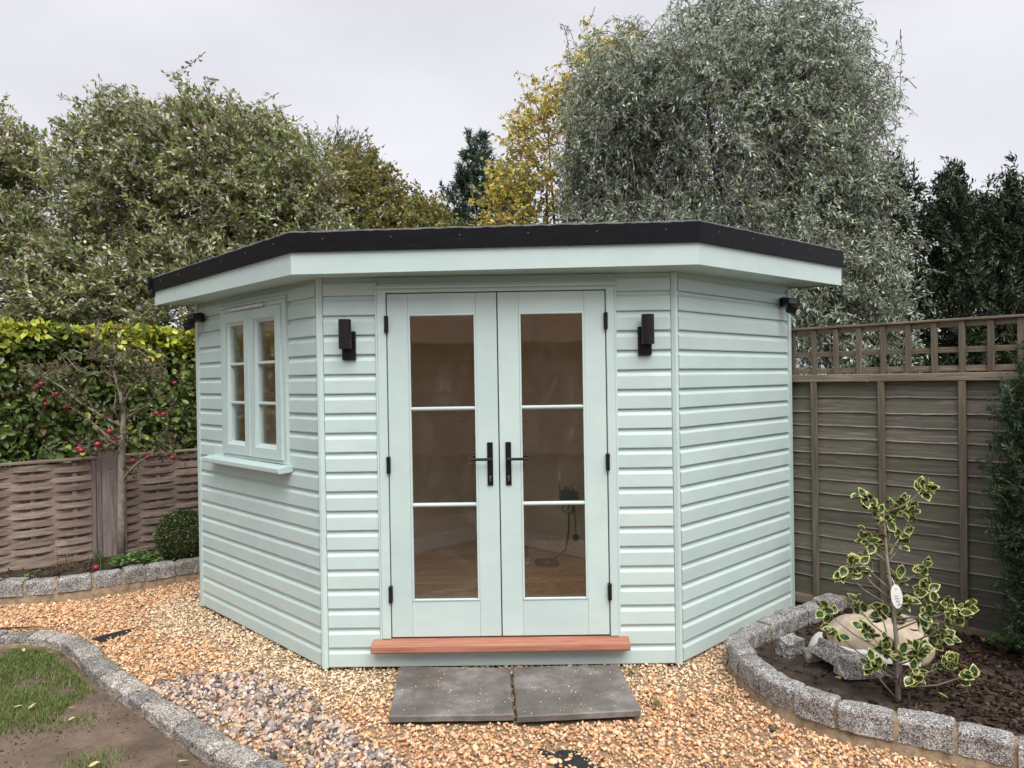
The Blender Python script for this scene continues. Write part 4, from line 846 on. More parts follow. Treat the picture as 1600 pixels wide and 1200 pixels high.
c = np.where(isy[:, None], yel[rs.randint(0, 4, n)] * rs.uniform(.7, 1.1, (n, 1)), c); br = rs.rand(n) < .025; c[br] = np.array((.20, .10, .055)) * rs.uniform(.7, 1.3, (br.sum(), 1))
show = np.where((dep < .03) & (s > -1.05) & (s < .8) & (zz > 1.0) & ~ontop)[0]; show = show[np.argsort(-Lh[show])][:300]
rest = np.setdiff1d(np.arange(n), show)
V, F, k = leaf_arrays(P[rest], T[rest], Nh[rest], Lh[rest], Wh[rest], .12, 6)
link('foliage', npmesh('foliage', V, quads=F, col=np.repeat(c[rest], k, 0)), LEAFG, HEDGE, world=True)['kind'] = 'stuff'
lv = []
for q in range(10):
    base = [hp[q % 5], yel[q % 4], hp[(q + 1) % 5]][0 if q < 8 else 1]
    V, F, k = leaf_arrays(np.zeros((1, 3)), np.array([[1., 0, 0]]), np.array([[0, 0, 1.]]), np.array([1.]), np.array([.62]), .10 + .01 * q, 6)
    me = npmesh('leaf', V, quads=F, col=np.repeat((base * (.8 + .04 * q))[None], k, 0)); me.materials.append(LEAFG); lv.append(me)
for q in show:
    t_ = Vector(T[q]); n_ = Vector(Nh[q]); sd_ = n_.cross(t_).normalized(); n_ = t_.cross(sd_)
    o = link('leaf', lv[8 + q % 2] if isy[q] else lv[q % 8], None, HEDGE, loc=Vector(P[q]) - Vector((-2.7, 2.7, 0)), rot=Matrix((t_, sd_, n_)).transposed().to_euler()); o.scale = (Lh[q],) * 3
b = MB()
for q in range(34):
    s_ = -3.8 + q * .15 + rs.uniform(-.04, .04); bx_ = -d0 / 2 + s_ * K - .36 * K; by_ = d0 / 2 + s_ * K + .36 * K
    for r_ in range(4):
        e = (bx_ + rs.uniform(-.15, .3), by_ - rs.uniform(-.2, .25), rs.uniform(1.2, 2.0)); b.tube([(bx_, by_, 0), ((bx_ + e[0]) / 2, (by_ + e[1]) / 2, e[2] * .45), e], [.014, .009, .003], 5)
b.obj('stems', BARK, HEDGE, world=True)

# ------------------------------------------------------------------ woven fence (left) and its post
FO = (-2.415, 2.415)
def fpt(s, o=0): return (FO[0] + s * K + o * K, FO[1] + s * K - o * K)
def woven(label, s0, s1, phase, seed):
    rs = np.random.RandomState(seed); p = fpt(s0); t = thing('woven_fence_panel', label, 'fence panel', (p[0], p[1], 0), R(45), 'woven fence panels')
    ln = s1 - s0; z0, z1 = .085, .925; n = 22; ph = (z1 - z0) / n; cell = .305
    for (a, b_) in ((0, .035), (ln - .035, ln)): MB().box(a, b_, -.030, .030, .06, .945).obj('frame_stile', OAKP, t, bevel=.003)
    MB().box(-.01, ln + .01, -.038, .038, .945, .966).obj('top_rail', OAK, t, bevel=.004)
    MB().box(.035, ln - .035, -.024, .024, .055, .125).obj('bottom_rail', OAK, t, bevel=.004)
    k = .5
    while k * cell < ln + .1:
        x = k * cell - phase
        if .06 < x < ln - .06: MB().box(x - .018, x + .018, -.006, .006, .10, .945).obj('upright', OAKP, t)
        k += 1
    xs = np.linspace(.03, ln - .03, int(ln / .03)); A = .020
    for i in range(n):
        zc = z0 + .03 + i * ph * .985; sg = 1 if i % 2 else -1; hh = ph * rs.uniform(.52, .74); A = rs.uniform(.014, .024); v = []; f = []; dz = rs.uniform(-.003, .003); sl = rs.uniform(-.008, .008)
        for x in xs:
            yo = -sg * A * math.sin(math.pi * (x + phase) / cell) * rs.uniform(.95, 1.05); zz_ = zc + dz + sl * (x / ln - .5) * 2 + .003 * math.sin(x * 5 + i)
            v += [(x, yo - .0042, zz_ - hh), (x, yo - .0042, zz_ + hh), (x, yo + .0042, zz_ + hh), (x, yo + .0042, zz_ - hh)]
        for a in range(len(xs) - 1):
            for b_ in range(4): f.append((a * 4 + b_, a * 4 + (b_ + 1) % 4, (a + 1) * 4 + (b_ + 1) % 4, (a + 1) * 4 + b_))
        f += [(3, 2, 1, 0), tuple((len(xs) - 1) * 4 + b_ for b_ in range(4))]
        MB().add(v, f).obj('woven_slat', OAK, t)
woven('grey brown woven slat fence panel left of the apple tree', -1.98, -.225, .08, 1)
woven('grey brown woven slat fence panel between post and garden room', .0 - .02, 1.75, .15, 2)
woven('woven slat fence panel beyond the left edge, mirrored in the window', -3.95, -2.15, .1, 4)
def fpost(s, label):
    p = fpt(s); t = thing('fence_post', label, 'fence post', (p[0], p[1], 0), R(45), 'oak fence posts')
    MB().box(-.062, .062, -.062, .062, 0, 1.03).obj('shaft', OAKP, t, bevel=.005)
    MB().box(-.100, -.064, -.03, .03, .05, .955).obj('cover_strip', OAKP, t, bevel=.003); MB().box(.064, .098, -.03, .03, .05, .955).obj('cover_strip', OAKP, t, bevel=.003)
    MB().box(-.078, .078, -.078, .078, 1.03, 1.045).add([(-.07, -.07, 1.045), (.07, -.07, 1.045), (.07, .07, 1.045), (-.07, .07, 1.045), (-.03, -.03, 1.075), (.03, -.03, 1.075), (.03, .03, 1.075), (-.03, .03, 1.075)], [(0, 1, 5, 4), (1, 2, 6, 5), (2, 3, 7, 6), (3, 0, 4, 7), (4, 5, 6, 7)]).obj('cap', OAK, t)
    MB().lathe([(.022, 1.07), (.020, 1.082), (.034, 1.098), (.040, 1.115), (.034, 1.133), (.015, 1.146), (.002, 1.148)], 14).obj('finial', OAK, t, smooth=True)
fpost(-.12, 'grey oak fence post with rounded finial beside the apple tree')
fpost(-2.065, 'grey oak fence post beyond the left edge of the woven fence')

# ------------------------------------------------------------------ lap fence with trellis (right)
def rthing(name, label, cat, s): return thing(name, label, cat, (1.985 + s * K, 1.985 - s * K, 0), R(-45))
LF0 = .95; LFL = 2.35
pn = rthing('lap_fence_panel', 'brown overlapping board fence panel behind the holly', 'fence panel', LF0)
rs = np.random.RandomState(77); z = .09; i = 0
# front face is local -y
while z < 1.50:
    h = rs.uniform(.080, .104) if z > .2 else .135; top = min(z + h, 1.525); xs = np.linspace(0, LFL, 48); v = []; f = []
    w0 = rs.uniform(0, 9)
    for x in xs:
        wv = .0045 * (vnoise(x * 5 + w0, i * 3.1) - .5) * 2 + .0022 * (vnoise(x * 19 + w0, i * 1.7) - .5) * 2
        e_ = .0055 + .004 * vnoise(x * 11 + w0, i * 5.3)
        v += [(x, -.0215, z - .006 + wv), (x, -.0225, z - .006 + e_ + wv), (x, -.009, top + .006 + wv), (x, -.002, top + .006 + wv), (x, -.012, z - .006 + wv)]
    for a in range(len(xs) - 1):
        for b_ in range(5): f.append((a * 5 + b_, (a + 1) * 5 + b_, (a + 1) * 5 + (b_ + 1) % 5, a * 5 + (b_ + 1) % 5))
    f += [(0, 1, 2, 3, 4), tuple((len(xs) - 1) * 5 + b_ for b_ in (4, 3, 2, 1, 0))]
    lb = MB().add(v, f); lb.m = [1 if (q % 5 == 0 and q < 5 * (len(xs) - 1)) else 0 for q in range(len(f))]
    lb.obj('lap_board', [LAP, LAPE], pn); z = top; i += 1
for s_ in (1.10, 1.538, 1.962, 2.407, 2.85, 3.25): MB().box(s_ - LF0 - .020, s_ - LF0 + .020, -.044, -.021, .07, 1.519).obj('batten', LAPV, pn, bevel=.003)
MB().box(0, LFL, -.046, .02, 1.520, 1.568).obj('top_rail', LAPH, pn, bevel=.004)
MB().box(0, LFL, -.042, -.012, .03, .088).obj('bottom_rail', LAPH, pn, bevel=.004)
MB().box(0, LFL, -.035, .01, -.1, .028).obj('gravel_board', DARK, pn)
tl = rthing('trellis_panel', 'square wooden trellis on top of the lap fence', 'trellis', LF0)
for s_ in [1.107 + .1445 * q for q in range(16)]:
    if s_ - LF0 < LFL - .02: MB().box(s_ - LF0 - .0165, s_ - LF0 + .0165, -.036, -.018, 1.569, 1.866).obj('upright_slat', LAPV, tl, bevel=.002)
for zc, hh in ((1.592, .018), (1.702, .0165), (1.852, .016)): MB().box(0, LFL, -.017, .000, zc - hh, zc + hh).obj('cross_slat', LAPH, tl, bevel=.002)
MB().box(0, LFL, -.048, .015, 1.869, 1.884).obj('capping', LAPH, tl, bevel=.003)

# ------------------------------------------------------------------ apple tree
AT = thing('apple_tree', 'small bare branched apple tree with red fruit in front of the woven fence', 'apple tree', (-2.27, 2.1, .1))
def ap(px, py, y=2.1): return Vector((-2.2723 + (px - 190) * .00535, y, .1332 + (870 - py) * .00538))
rs = np.random.RandomState(88)
tr = [ap(190, 878), ap(190, 820), ap(192, 760), ap(193, 715), ap(194, 690), ap(197, 660), ap(197, 635), ap(192, 612), ap(186, 592), ap(178, 565), ap(172, 552)]
ATm = MB().tube(tr, [.034, .031, .030, .028, .026, .021, .018, .014, .011, .009, .005], 10).obj('trunk', BARKG, AT, smooth=True, world=True)
br = [[(193, 700), (170, 680), (140, 652), (112, 632), (92, 615), (76, 603)], [(197, 668), (168, 648), (145, 628), (125, 604), (108, 588)], [(196, 636), (206, 618), (222, 596), (240, 585), (262, 578)], [(222, 596), (240, 593), (262, 594)],
      [(197, 655), (205, 650), (228, 636), (250, 612)], [(194, 752), (203, 738), (218, 724), (234, 714), (256, 706), (262, 696)], [(262, 696), (272, 670), (278, 655)], [(262, 696), (275, 700), (284, 714)], [(179, 570), (165, 560), (148, 548)], [(176, 574), (196, 570), (212, 560)],
      [(186, 592), (172, 580), (152, 585), (135, 578), (122, 560)], [(172, 552), (168, 535), (180, 520)], [(108, 588), (90, 582), (70, 590), (58, 575)], [(125, 604), (118, 590), (120, 572)], [(240, 585), (250, 565), (236, 548)], [(222, 596), (226, 572), (220, 556)], [(194, 678), (214, 674), (218, 680)], [(192, 660), (185, 640), (190, 622)], [(193, 700), (182, 690), (165, 682), (150, 690), (142, 700)], [(186, 690), (172, 696), (165, 704)]]
spray = []
for q, b_ in enumerate(br):
    dy = rs.uniform(-.28, .12); ln = len(b_); pts = [ap(px, py, 2.1 + dy * (k_ / (ln - 1))) for k_, (px, py) in enumerate(b_)]
    MB().tube(pts, list(np.linspace(.0125 if q in (0, 1, 2, 5) else .008, .003, ln)), 6).obj('branch', BARKG, AT, smooth=True, world=True)
    for k_ in range(1, ln):
        for r_ in range(3):
            p0 = pts[k_] if r_ == 0 else pts[k_].lerp(pts[k_ - 1], rs.rand()); d = unit(rs.normal(size=3) + np.array([0, 0, .3])); l_ = rs.uniform(.04, .13)
            spray.append(np.linspace(np.array(p0), np.array(p0) + d * l_, 4))
for cx, cy, sx, sy, nn_ in ((225, 568, 34, 22, 36), (100, 585, 34, 20, 34), (190, 545, 30, 18, 20), (125, 620, 30, 18, 12), (255, 590, 28, 20, 18), (150, 690, 12, 10, 10), (262, 700, 22, 14, 16), (275, 640, 16, 14, 9)):
    for _ in range(nn_):
        p0 = np.array(ap(rs.normal(cx, sx * .6), rs.normal(cy, sy * .6), 2.1 + rs.uniform(-.25, .1))); d = unit(rs.normal(size=3) + np.array([0, 0, .2])); spray.append(np.linspace(p0, p0 + d * rs.uniform(.04, .12), 4))
A = np.array(spray); link('twigs', twig_mesh('twigs', A, .003, .0015), BARKG, AT, world=True)['kind'] = 'stuff'
foliage('crown', A, 4, .050, .024, [(.12, .13, .06), (.16, .15, .09), (.09, .115, .04), (.22, .19, .12), (.14, .17, .05), (.20, .13, .08)], 89, LEAF, AT, shape=6, hang=.3, spread=1.0, fold=.3)
APM = noisy('apple_skin', [(.3, (.22, .012, .022)), (.6, (.36, .03, .042)), (.85, (.42, .15, .07))], 18, 4, .3, bump=0, spec=.5)
am = MB().lathe([(.004, -.026), (.018, -.028), (.030, -.014), (.033, .002), (.028, .018), (.015, .026), (.004, .020)], 14).mesh('apple', True); am.materials.append(APM)
for px, py in [(71, 605), (90, 598), (85, 629), (118, 634), (103, 614), (190, 672), (190, 684), (143, 697), (149, 700), (167, 692), (262, 702), (231, 716), (241, 713), (281, 715), (288, 713), (263, 646), (269, 648), (293, 600)]:
    p = ap(px, py, 2.1 + rs.uniform(-.22, -.05)); o = link('apple', am, None, AT, loc=p - Vector((-2.27, 2.1, .1)), rot=(rs.uniform(-.5, .5), rs.uniform(-.5, .5), 0)); o.scale = (rs.uniform(.5, .75),) * 3
o = link('fallen_apple', am, None, loc=(-2.20, 1.60, .17)); o.scale = (.75,) * 3; tag(o, 'single red fallen apple on the soil behind the granite edging', 'apple')

# ------------------------------------------------------------------ small border plants on the left
def ball(name, label, c, r, n, L, Wd, pal, seed, cat='shrub', sq=1., mat=LEAFG):
    rs = np.random.RandomState(seed); t = thing(name, label, cat, (c[0], c[1], .1))
    d = unit(rs.normal(size=(n, 3))); rr = r * (1 - .35 * rs.rand(n) ** 2) * (1 + .06 * rs.normal(size=n)); P = np.array(c) + d * rr[:, None] * np.array([1, 1, sq])
    V, F, k = leaf_arrays(P, unit(d + .7 * rs.normal(size=(n, 3))), unit(d + .8 * rs.normal(size=(n, 3))), L * rs.uniform(.7, 1.2, n), Wd * rs.uniform(.7, 1.2, n), .15, 4)
    pal = np.array(pal); c_ = pal[rs.randint(0, len(pal), n)] * rs.uniform(.7, 1.3, (n, 1))
    link('crown', npmesh('crown', V, quads=F, col=np.repeat(c_, k, 0)), mat, t, world=True)
    b = MB()
    for q in range(9):
        e = Vector(c) + Vector(unit(rs.normal(size=3)) * r * .8); b.tube([(c[0], c[1], .08), (Vector(c) + e) / 2 - Vector((0, 0, r * .3)), e], [.01, .007, .003], 5)
    b.obj('stem', BARK, t, world=True)
ball('box_bush', 'clipped dark green box ball between woven fence and garden room', (-1.76, 2.12, .30), .205, 9000, .020, .013, [(.045, .068, .02), (.068, .095, .026), (.09, .12, .032)], 91)
def leafy(name, label, c, rx, ry, n, L, h, pal, seed, cat='plant'):
    rs = np.random.RandomState(seed); t = thing(name, label, cat, c)
    a = rs.uniform(0, 2 * np.pi, n); r = np.sqrt(rs.rand(n)); x = c[0] + rx * r * np.cos(a); y = c[1] + ry * r * np.sin(a); z = c[2] + h * (1 - .6 * r ** 2) * rs.uniform(.5, 1, n)
    pal = np.array(pal); st = MB()
    lob = [(1, 0), (.72, .35), (.62, .75), (.10, .62), (-.28, .55), (-.18, .0), (-.28, -.55), (.10, -.62), (.62, -.75), (.72, -.35)]
    V = []; F = []; Cc = []
    for q in range(n):
        rr = L * rs.uniform(.6, 1.2) * .5; an = rs.uniform(0, 6.28); tx, ty = rs.normal(0, .3, 2); b0_ = len(V)
        for (u, v_) in lob:
            X = u * math.cos(an) - v_ * math.sin(an); Y_ = u * math.sin(an) + v_ * math.cos(an); V.append((x[q] + X * rr, y[q] + Y_ * rr, z[q] + rr * (X * tx + Y_ * ty) + .15 * rr * (u * u + v_ * v_)))
        V.append((x[q], y[q], z[q])); F += [(b0_ + k_, b0_ + (k_ + 1) % 10, b0_ + 10) for k_ in range(10)]
        Cc.append(pal[rs.randint(len(pal))] * rs.uniform(.75, 1.25)); st.tube([(c[0] + (x[q] - c[0]) * .3, c[1] + (y[q] - c[1]) * .3, c[2] - .01), (x[q], y[q], z[q])], .0018, 3)
    link('foliage', npmesh('foliage', np.array(V), tris=np.array(F), col=np.repeat(np.array(Cc), 11, 0)), LEAF, t, world=True); st.obj('stems', TWIG, t, world=True)
leafy('leafy_plant', 'low mound of bright green lobed leaves beside the apple tree', (-2.02, 1.86, .12), .20, .15, 230, .045, .12, [(.16, .29, .07), (.21, .35, .09), (.12, .23, .06)], 92)
leafy('leafy_plant', 'small green seedling by the far left of the granite edging', (-2.62, 1.52, .12), .09, .06, 24, .05, .06, [(.10, .17, .05), (.14, .20, .06)], 93)
leafy('leafy_plant', 'bright green young plant at the right edge below the conifer', (3.72, -.02, .06), .10, .09, 36, .045, .09, [(.10, .22, .05), (.13, .27, .06)], 94)
def grassy(name, label, c, n, h, pal, seed, sp=.5):
    rs = np.random.RandomState(seed); t = thing(name, label, 'plant', c); V = []; F = []; Cc = []
    for q in range(n):
        a = rs.uniform(0, 6.28); l = h * rs.uniform(.6, 1.2); b0_ = len(V); wd_ = .003; sx, sy = rs.normal(0, .025, 2); le = sp * rs.uniform(.2, 1.2)
        for k_, (u, zz_) in enumerate(((0, 0), (.25, .5), (.65, .85), (1.15, .95 - .2 * le))):
            X = c[0] + sx + u * le * l * math.cos(a); Y_ = c[1] + sy + u * le * l * math.sin(a); w_ = wd_ * (1 - .3 * k_)
            V += [(X - w_ * math.sin(a), Y_ + w_ * math.cos(a), c[2] + zz_ * l), (X + w_ * math.sin(a), Y_ - w_ * math.cos(a), c[2] + zz_ * l)]
        F += [(b0_ + 2 * k_, b0_ + 2 * k_ + 1, b0_ + 2 * k_ + 3, b0_ + 2 * k_ + 2) for k_ in range(3)]; Cc.append(np.array(pal[rs.randint(len(pal))]) * rs.uniform(.7, 1.3))
    link('blades', npmesh('blades', np.array(V), quads=np.array(F), col=np.repeat(np.array(Cc), 8, 0)), LEAF, t, world=True)
grassy('grass_tuft', 'grassy tuft of narrow green blades at the foot of the oak post', (-2.25, 1.74, .12), 60, .17, [(.13, .17, .06), (.09, .13, .045), (.18, .20, .09)], 95)
grassy('dry_stems', 'thin dry brown stems standing before the woven fence', (-2.50, 1.72, .12), 26, .19, [(.22, .17, .10), (.15, .11, .07), (.28, .23, .13)], 96, .6)
for q, (x_, y_) in enumerate(((1.66, -.14), (1.72, -.52), (2.05, -.50))):
    grassy('weed', ('tiny weed by the top corner of the right slab', 'tiny weed beside the outer edge of the right slab', 'small weed in the gravel beside the holly bed edging')[q], (x_, y_, .0), 16, .035, [(.12, .16, .05), (.16, .19, .08)], 97 + q, .9)

# ------------------------------------------------------------------ holly, label, stones and sack in the right bed
HB = Vector((2.815, -.62, .05)); HO = thing('holly_bush', 'young variegated holly with cream edged leaves in the mulch bed', 'holly', tuple(HB))
def hp_(px, py, y=-.62): return Vector((2.8258 + (px - 1404) * .00291, y, .0478 + (1095 - py) * .00298))
rs = np.random.RandomState(55)
MB().tube([hp_(1403, 1100), hp_(1404, 1060), hp_(1402, 1000), hp_(1398, 950), hp_(1394, 915), hp_(1388, 870), hp_(1386, 830), hp_(1384, 800)], [.014, .012, .011, .009, .008, .007, .006, .004], 8).obj('stem', BARKG, HO, smooth=True, world=True)
clus = [(1345, 772, 9), (1358, 790, 5), (1440, 758, 9), (1425, 785, 6), (1405, 795, 7), (1385, 805, 7), (1440, 800, 5), (1372, 836, 5), (1352, 838, 4), (1425, 836, 5), (1390, 850, 4), (1330, 872, 5), (1312, 884, 4), (1370, 880, 4), (1432, 880, 4),
        (1425, 905, 6), (1448, 915, 7), (1465, 925, 8), (1500, 938, 8), (1485, 955, 6), (1440, 945, 6), (1410, 935, 4), (1420, 965, 6), (1360, 958, 5), (1300, 962, 4), (1308, 990, 6), (1355, 985, 6), (1375, 1000, 4), (1400, 965, 5), (1455, 975, 6), (1470, 1000, 5), (1492, 1000, 6), (1430, 1005, 5), (1395, 1005, 4), (1345, 1015, 4), (1365, 1035, 5), (1400, 1020, 3), (1450, 1028, 6), (1475, 1028, 7), (1490, 1035, 5), (1435, 1050, 6), (1415, 1045, 4)]
# one holly leaf, unit length along x: green heart with a cream margin
def holly_leaf(seed):
    rs = np.random.RandomState(seed); n = 11; o_ = []; i_ = []
    for k_ in range(n + 1):
        t_ = k_ / n; wv = math.sin(math.pi * t_ ** .85) * .35 * (1 + .10 * ((k_ % 2) * 2 - 1)); o_.append((t_, wv)); i_.append((.10 + t_ * .80, max(0, wv * .74)))
    b = MB(); z_ = lambda x_, y_: .55 * y_ * y_ * 2 - .18 * x_ * x_ + .05 * math.sin(9 * x_)
    for sg in (1, -1):
        v = [(x_, sg * y_, z_(x_, y_)) for x_, y_ in o_] + [(x_, sg * y_, z_(x_, y_) + .008) for x_, y_ in i_] + [(x_, 0, z_(x_, 0)) for x_, _ in i_]; N1 = n + 1
        for k_ in range(n):
            q1 = (k_, k_ + 1, N1 + k_ + 1, N1 + k_); q2 = (N1 + k_, N1 + k_ + 1, 2 * N1 + k_ + 1, 2 * N1 + k_)
            if sg > 0: q1 = q1[::-1]; q2 = q2[::-1]
            if k_ == 0: b.add(v, [q1], 1); base = len(b.v) - len(v); b.f.append(tuple(base + j for j in q2)); b.m.append(0)
            else: b.f += [tuple(base + j for j in q1), tuple(base + j for j in q2)]; b.m += [1, 0]
    me = b.mesh('leaf', True); return me
HG = noisy('holly_green', [(.3, (.018, .045, .018)), (.6, (.035, .075, .028)), (.8, (.07, .12, .05))], 3, 3, .28, bump=0, spec=.5)
HY = noisy('holly_cream', [(.3, (.42, .43, .11)), (.7, (.58, .56, .22))], 3, 3, .35, bump=0, spec=.4)
hls = [holly_leaf(q) for q in range(4)]
for me in hls: me.materials.append(HG); me.materials.append(HY)
def stem_z(py): return hp_(1404 - (1095 - min(max(py, 800), 1095)) * .06, min(max(py, 800), 1095))
for (px, py, nl_) in clus:
    dy = rs.uniform(-.16, .16) if py > 860 else rs.uniform(-.07, .07); c_ = hp_(px, py, -.62 + dy); root = stem_z(py + rs.uniform(25, 70))
    md = root.lerp(c_, .55) + Vector((0, 0, -.02)); MB().tube([root, md, c_], [.0045, .0035, .002], 5).obj('branch', BARKG, HO, smooth=True, world=True)
    ax = (c_ - md).normalized()
    for k_ in range(nl_ + 6):
        l_ = rs.uniform(.044, .066); t_ = Vector(unit(rs.normal(size=3) + np.array(ax) * .9 + np.array([0, -.35, .15]))); n_ = Vector(unit(rs.normal(size=3) * .6 + np.array([0, -.7, .6]) + np.array(ax) * .3)); sd_ = n_.cross(t_).normalized(); n_ = t_.cross(sd_)
        pos = c_ - ax * rs.uniform(0, .06) + Vector(rs.normal(size=3) * .010)
        o = link('leaf', hls[rs.randint(4)], None, HO, loc=pos - HB, rot=Matrix((t_, sd_, n_)).transposed().to_euler()); o.scale = (l_,) * 3
lt = thing('plant_label', 'white oval plant tag hanging on the holly', 'plant label', tuple(hp_(1390, 950, -.68)))
ov = [(.030 * math.cos(a), .055 * math.sin(a)) for a in np.linspace(0, 2 * math.pi, 24, endpoint=False)]
cb = hp_(1391, 925, -.69)
v = [(cb.x + x_ * 1.0 + z_ * -.12, cb.y + .3 * x_ - .001, cb.z + z_) for x_, z_ in ov] + [(cb.x + x_ + z_ * -.12, cb.y + .3 * x_ + .001, cb.z + z_) for x_, z_ in ov]
MB().add(v, [tuple(range(24)), tuple(range(47, 23, -1))] + [(i, 24 + i, 24 + (i + 1) % 24, (i + 1) % 24) for i in range(24)]).obj('card', WHITEP, lt, world=True)
for q, (dx, dz, ww) in enumerate(((0, .036, .004), (-.002, .004, .024), (.001, -.008, .028), (.003, -.020, .020), (.006, -.034, .008), (.012, -.034, .003))):
    MB().box(cb.x + dx - ww / 2 - dz * .12, cb.x + dx + ww / 2 - dz * .12, cb.y - .0060, cb.y - .0045, cb.z + dz - (.0012 if 0 < q < 4 else .003), cb.z + dz + (.0012 if 0 < q < 4 else .003)).obj('printed_line', plain('ink', (.25, .25, .24), .6), lt, world=True)
MB().tube([cb + Vector((-.004, 0, .04)), cb + Vector((.0, .04, .075))], .0012, 5).obj('tie', WHITEP, lt, world=True)
# loose granite setts
def rock(name, label, c, s_, rz, seed, tilt=(0, 0), cat='stone', mat=GRAN):
    rs = np.random.RandomState(seed); bm = bmesh.new(); bmesh.ops.create_cube(bm, size=1)
    bmesh.ops.subdivide_edges(bm, edges=bm.edges[:], cuts=2, use_grid_fill=True)
    for v_ in bm.verts:
        v_.co = Vector((v_.co.x * s_[0], v_.co.y * s_[1], v_.co.z * s_[2])); 
        v_.co += Vector(rs.uniform(-1, 1, 3) * min(s_) * .055)
        if v_.co.z > 0: v_.co.x *= .92; v_.co.y *= .92
    bmesh.ops.bevel(bm, geom=[e for e in bm.edges if e.calc_face_angle(0) > .9], offset=.006, segments=1, affect='EDGES')
    me = bpy.data.meshes.new(name); bm.to_mesh(me); bm.free(); o = link(name, me, mat, loc=c, rot=(R(tilt[0]), R(tilt[1]), R(rz))); return tag(o, label, cat, 'loose granite setts in the bed')
rock('granite_sett', 'loose granite sett lying alone nearest the curved edging', (2.545, -.03, .090), (.13, .10, .10), 25, 1, (6, -4))
rock('granite_sett', 'tilted granite sett leaning on the sack', (2.70, -.22, .115), (.20, .11, .10), -35, 2, (-24, 18), mat=GRAN2)
rock('granite_sett', 'dark granite sett lying in front of the holly stones', (2.775, -.335, .095), (.21, .11, .095), 12, 3, (4, 6))
rock('flat_stone', 'pale flat stone wedged under the tilted granite sett', (2.66, -.10, .075), (.14, .12, .035), -10, 4, (8, -12), mat=noisy('pale_stone', [(.3, (.16, .14, .12)), (.7, (.32, .30, .27))], 20, 6, .8))
# sack
bm = bmesh.new(); bmesh.ops.create_uvsphere(bm, u_segments=40, v_segments=22, radius=1); rs = np.random.RandomState(6)
for v_ in bm.verts:
    x_, y_, z_ = v_.co; r_ = max(abs(x_), .001)
    sx = math.copysign(abs(x_) ** .75, x_); sy = math.copysign(abs(y_) ** .7, y_)
    zz_ = math.copysign(abs(z_) ** .8, z_)
    wv = .07 * (fbm(np.array(x_ * 2 + 5), np.array(y_ * 2 + z_ * 1.5), 4) - .5)
    v_.co = Vector((sx * .31, sy * .21, zz_ * .15 * (1 - .35 * abs(x_) ** 3) + wv))
    if v_.co.z < -.07: v_.co.z = -.07 + (v_.co.z + .07) * .2
me = bpy.data.meshes.new('sack_body'); bm.to_mesh(me); bm.free(); me.polygons.foreach_set('use_smooth', [True] * len(me.polygons))
def sackmat():
    mt, n_, p = newmat('woven_sack'); c_ = coords(n_, (1, 1, 1))
    t_ = N(n_, 'ShaderNodeTexWave', Scale=38.0, Distortion=5.0, Detail=4.0); t_.bands_direction = 'Z'; n_.links.new(c_, t_.inputs['Vector'])
    q_ = N(n_, 'ShaderNodeTexNoise', Scale=16.0, Detail=8.0); n_.links.new(c_, q_.inputs['Vector'])
    c1 = ramp(n_, q_.outputs['Fac'], [(.3, (.40, .31, .23)), (.7, (.58, .48, .38))]); c2 = ramp(n_, t_.outputs['Fac'], [(.3, (.92, .91, .90)), (.7, (1.03,) * 3)])
    m2 = n_.nodes.new('ShaderNodeMix'); m2.data_type = 'RGBA'; m2.blend_type = 'MULTIPLY'; m2.inputs[0].default_value = 1; n_.links.new(c1, m2.inputs[6]); n_.links.new(c2, m2.inputs[7]); n_.links.new(m2.outputs[2], p.inputs['Base Color'])
    p.inputs['Roughness'].default_value = .7; bumpit(n_, p, q_.outputs['Fac'], .4, .006); return mt
SK = thing('sack', 'plump tan sack with a white folded end lying behind the holly', 'sack', (3.03, -.02, .11), R(-22))
link('body', me, sackmat(), SK); SK.scale = (.86, .86, .92)
b = MB(); v = []; f = []
edge = [(-.33, .06), (-.335, -.04), (-.31, -.12), (-.24, -.175), (-.10, -.205), (.06, -.21), (.20, -.195)]
for k_, (x_, y_) in enumerate(edge):          # sealed white seam flap lying along the front of the sack
    ln = (.075, .085, .065, .035, .025, .02, .015)[k_]; d_ = Vector((x_, y_ * 1.3)).normalized()
    for m_, (u_, z_) in enumerate(((0, .012), (.35, .004), (.7, -.018), (1, -.042))): v.append((x_ + d_.x * ln * u_, y_ + d_.y * ln * u_, z_ - .012 + .006 * math.sin(k_ * 2.1 + m_)))
nt_ = len(v); v += [(a, b_, c_ - .005) for a, b_, c_ in v]
for k_ in range(len(edge) - 1):
    for m_ in range(3):
        q = (k_ * 4 + m_, (k_ + 1) * 4 + m_, (k_ + 1) * 4 + m_ + 1, k_ * 4 + m_ + 1); f += [q, tuple(nt_ + i for i in q[::-1])]
    f.append((k_ * 4 + 3, (k_ + 1) * 4 + 3, nt_ + (k_ + 1) * 4 + 3, nt_ + k_ * 4 + 3))
b.add(v, f).obj('folded_end', noisy('white_sack_plastic', [(.3, (.58, .57, .56)), (.7, (.74, .73, .72))], 12, 5, .5), SK, smooth=True)

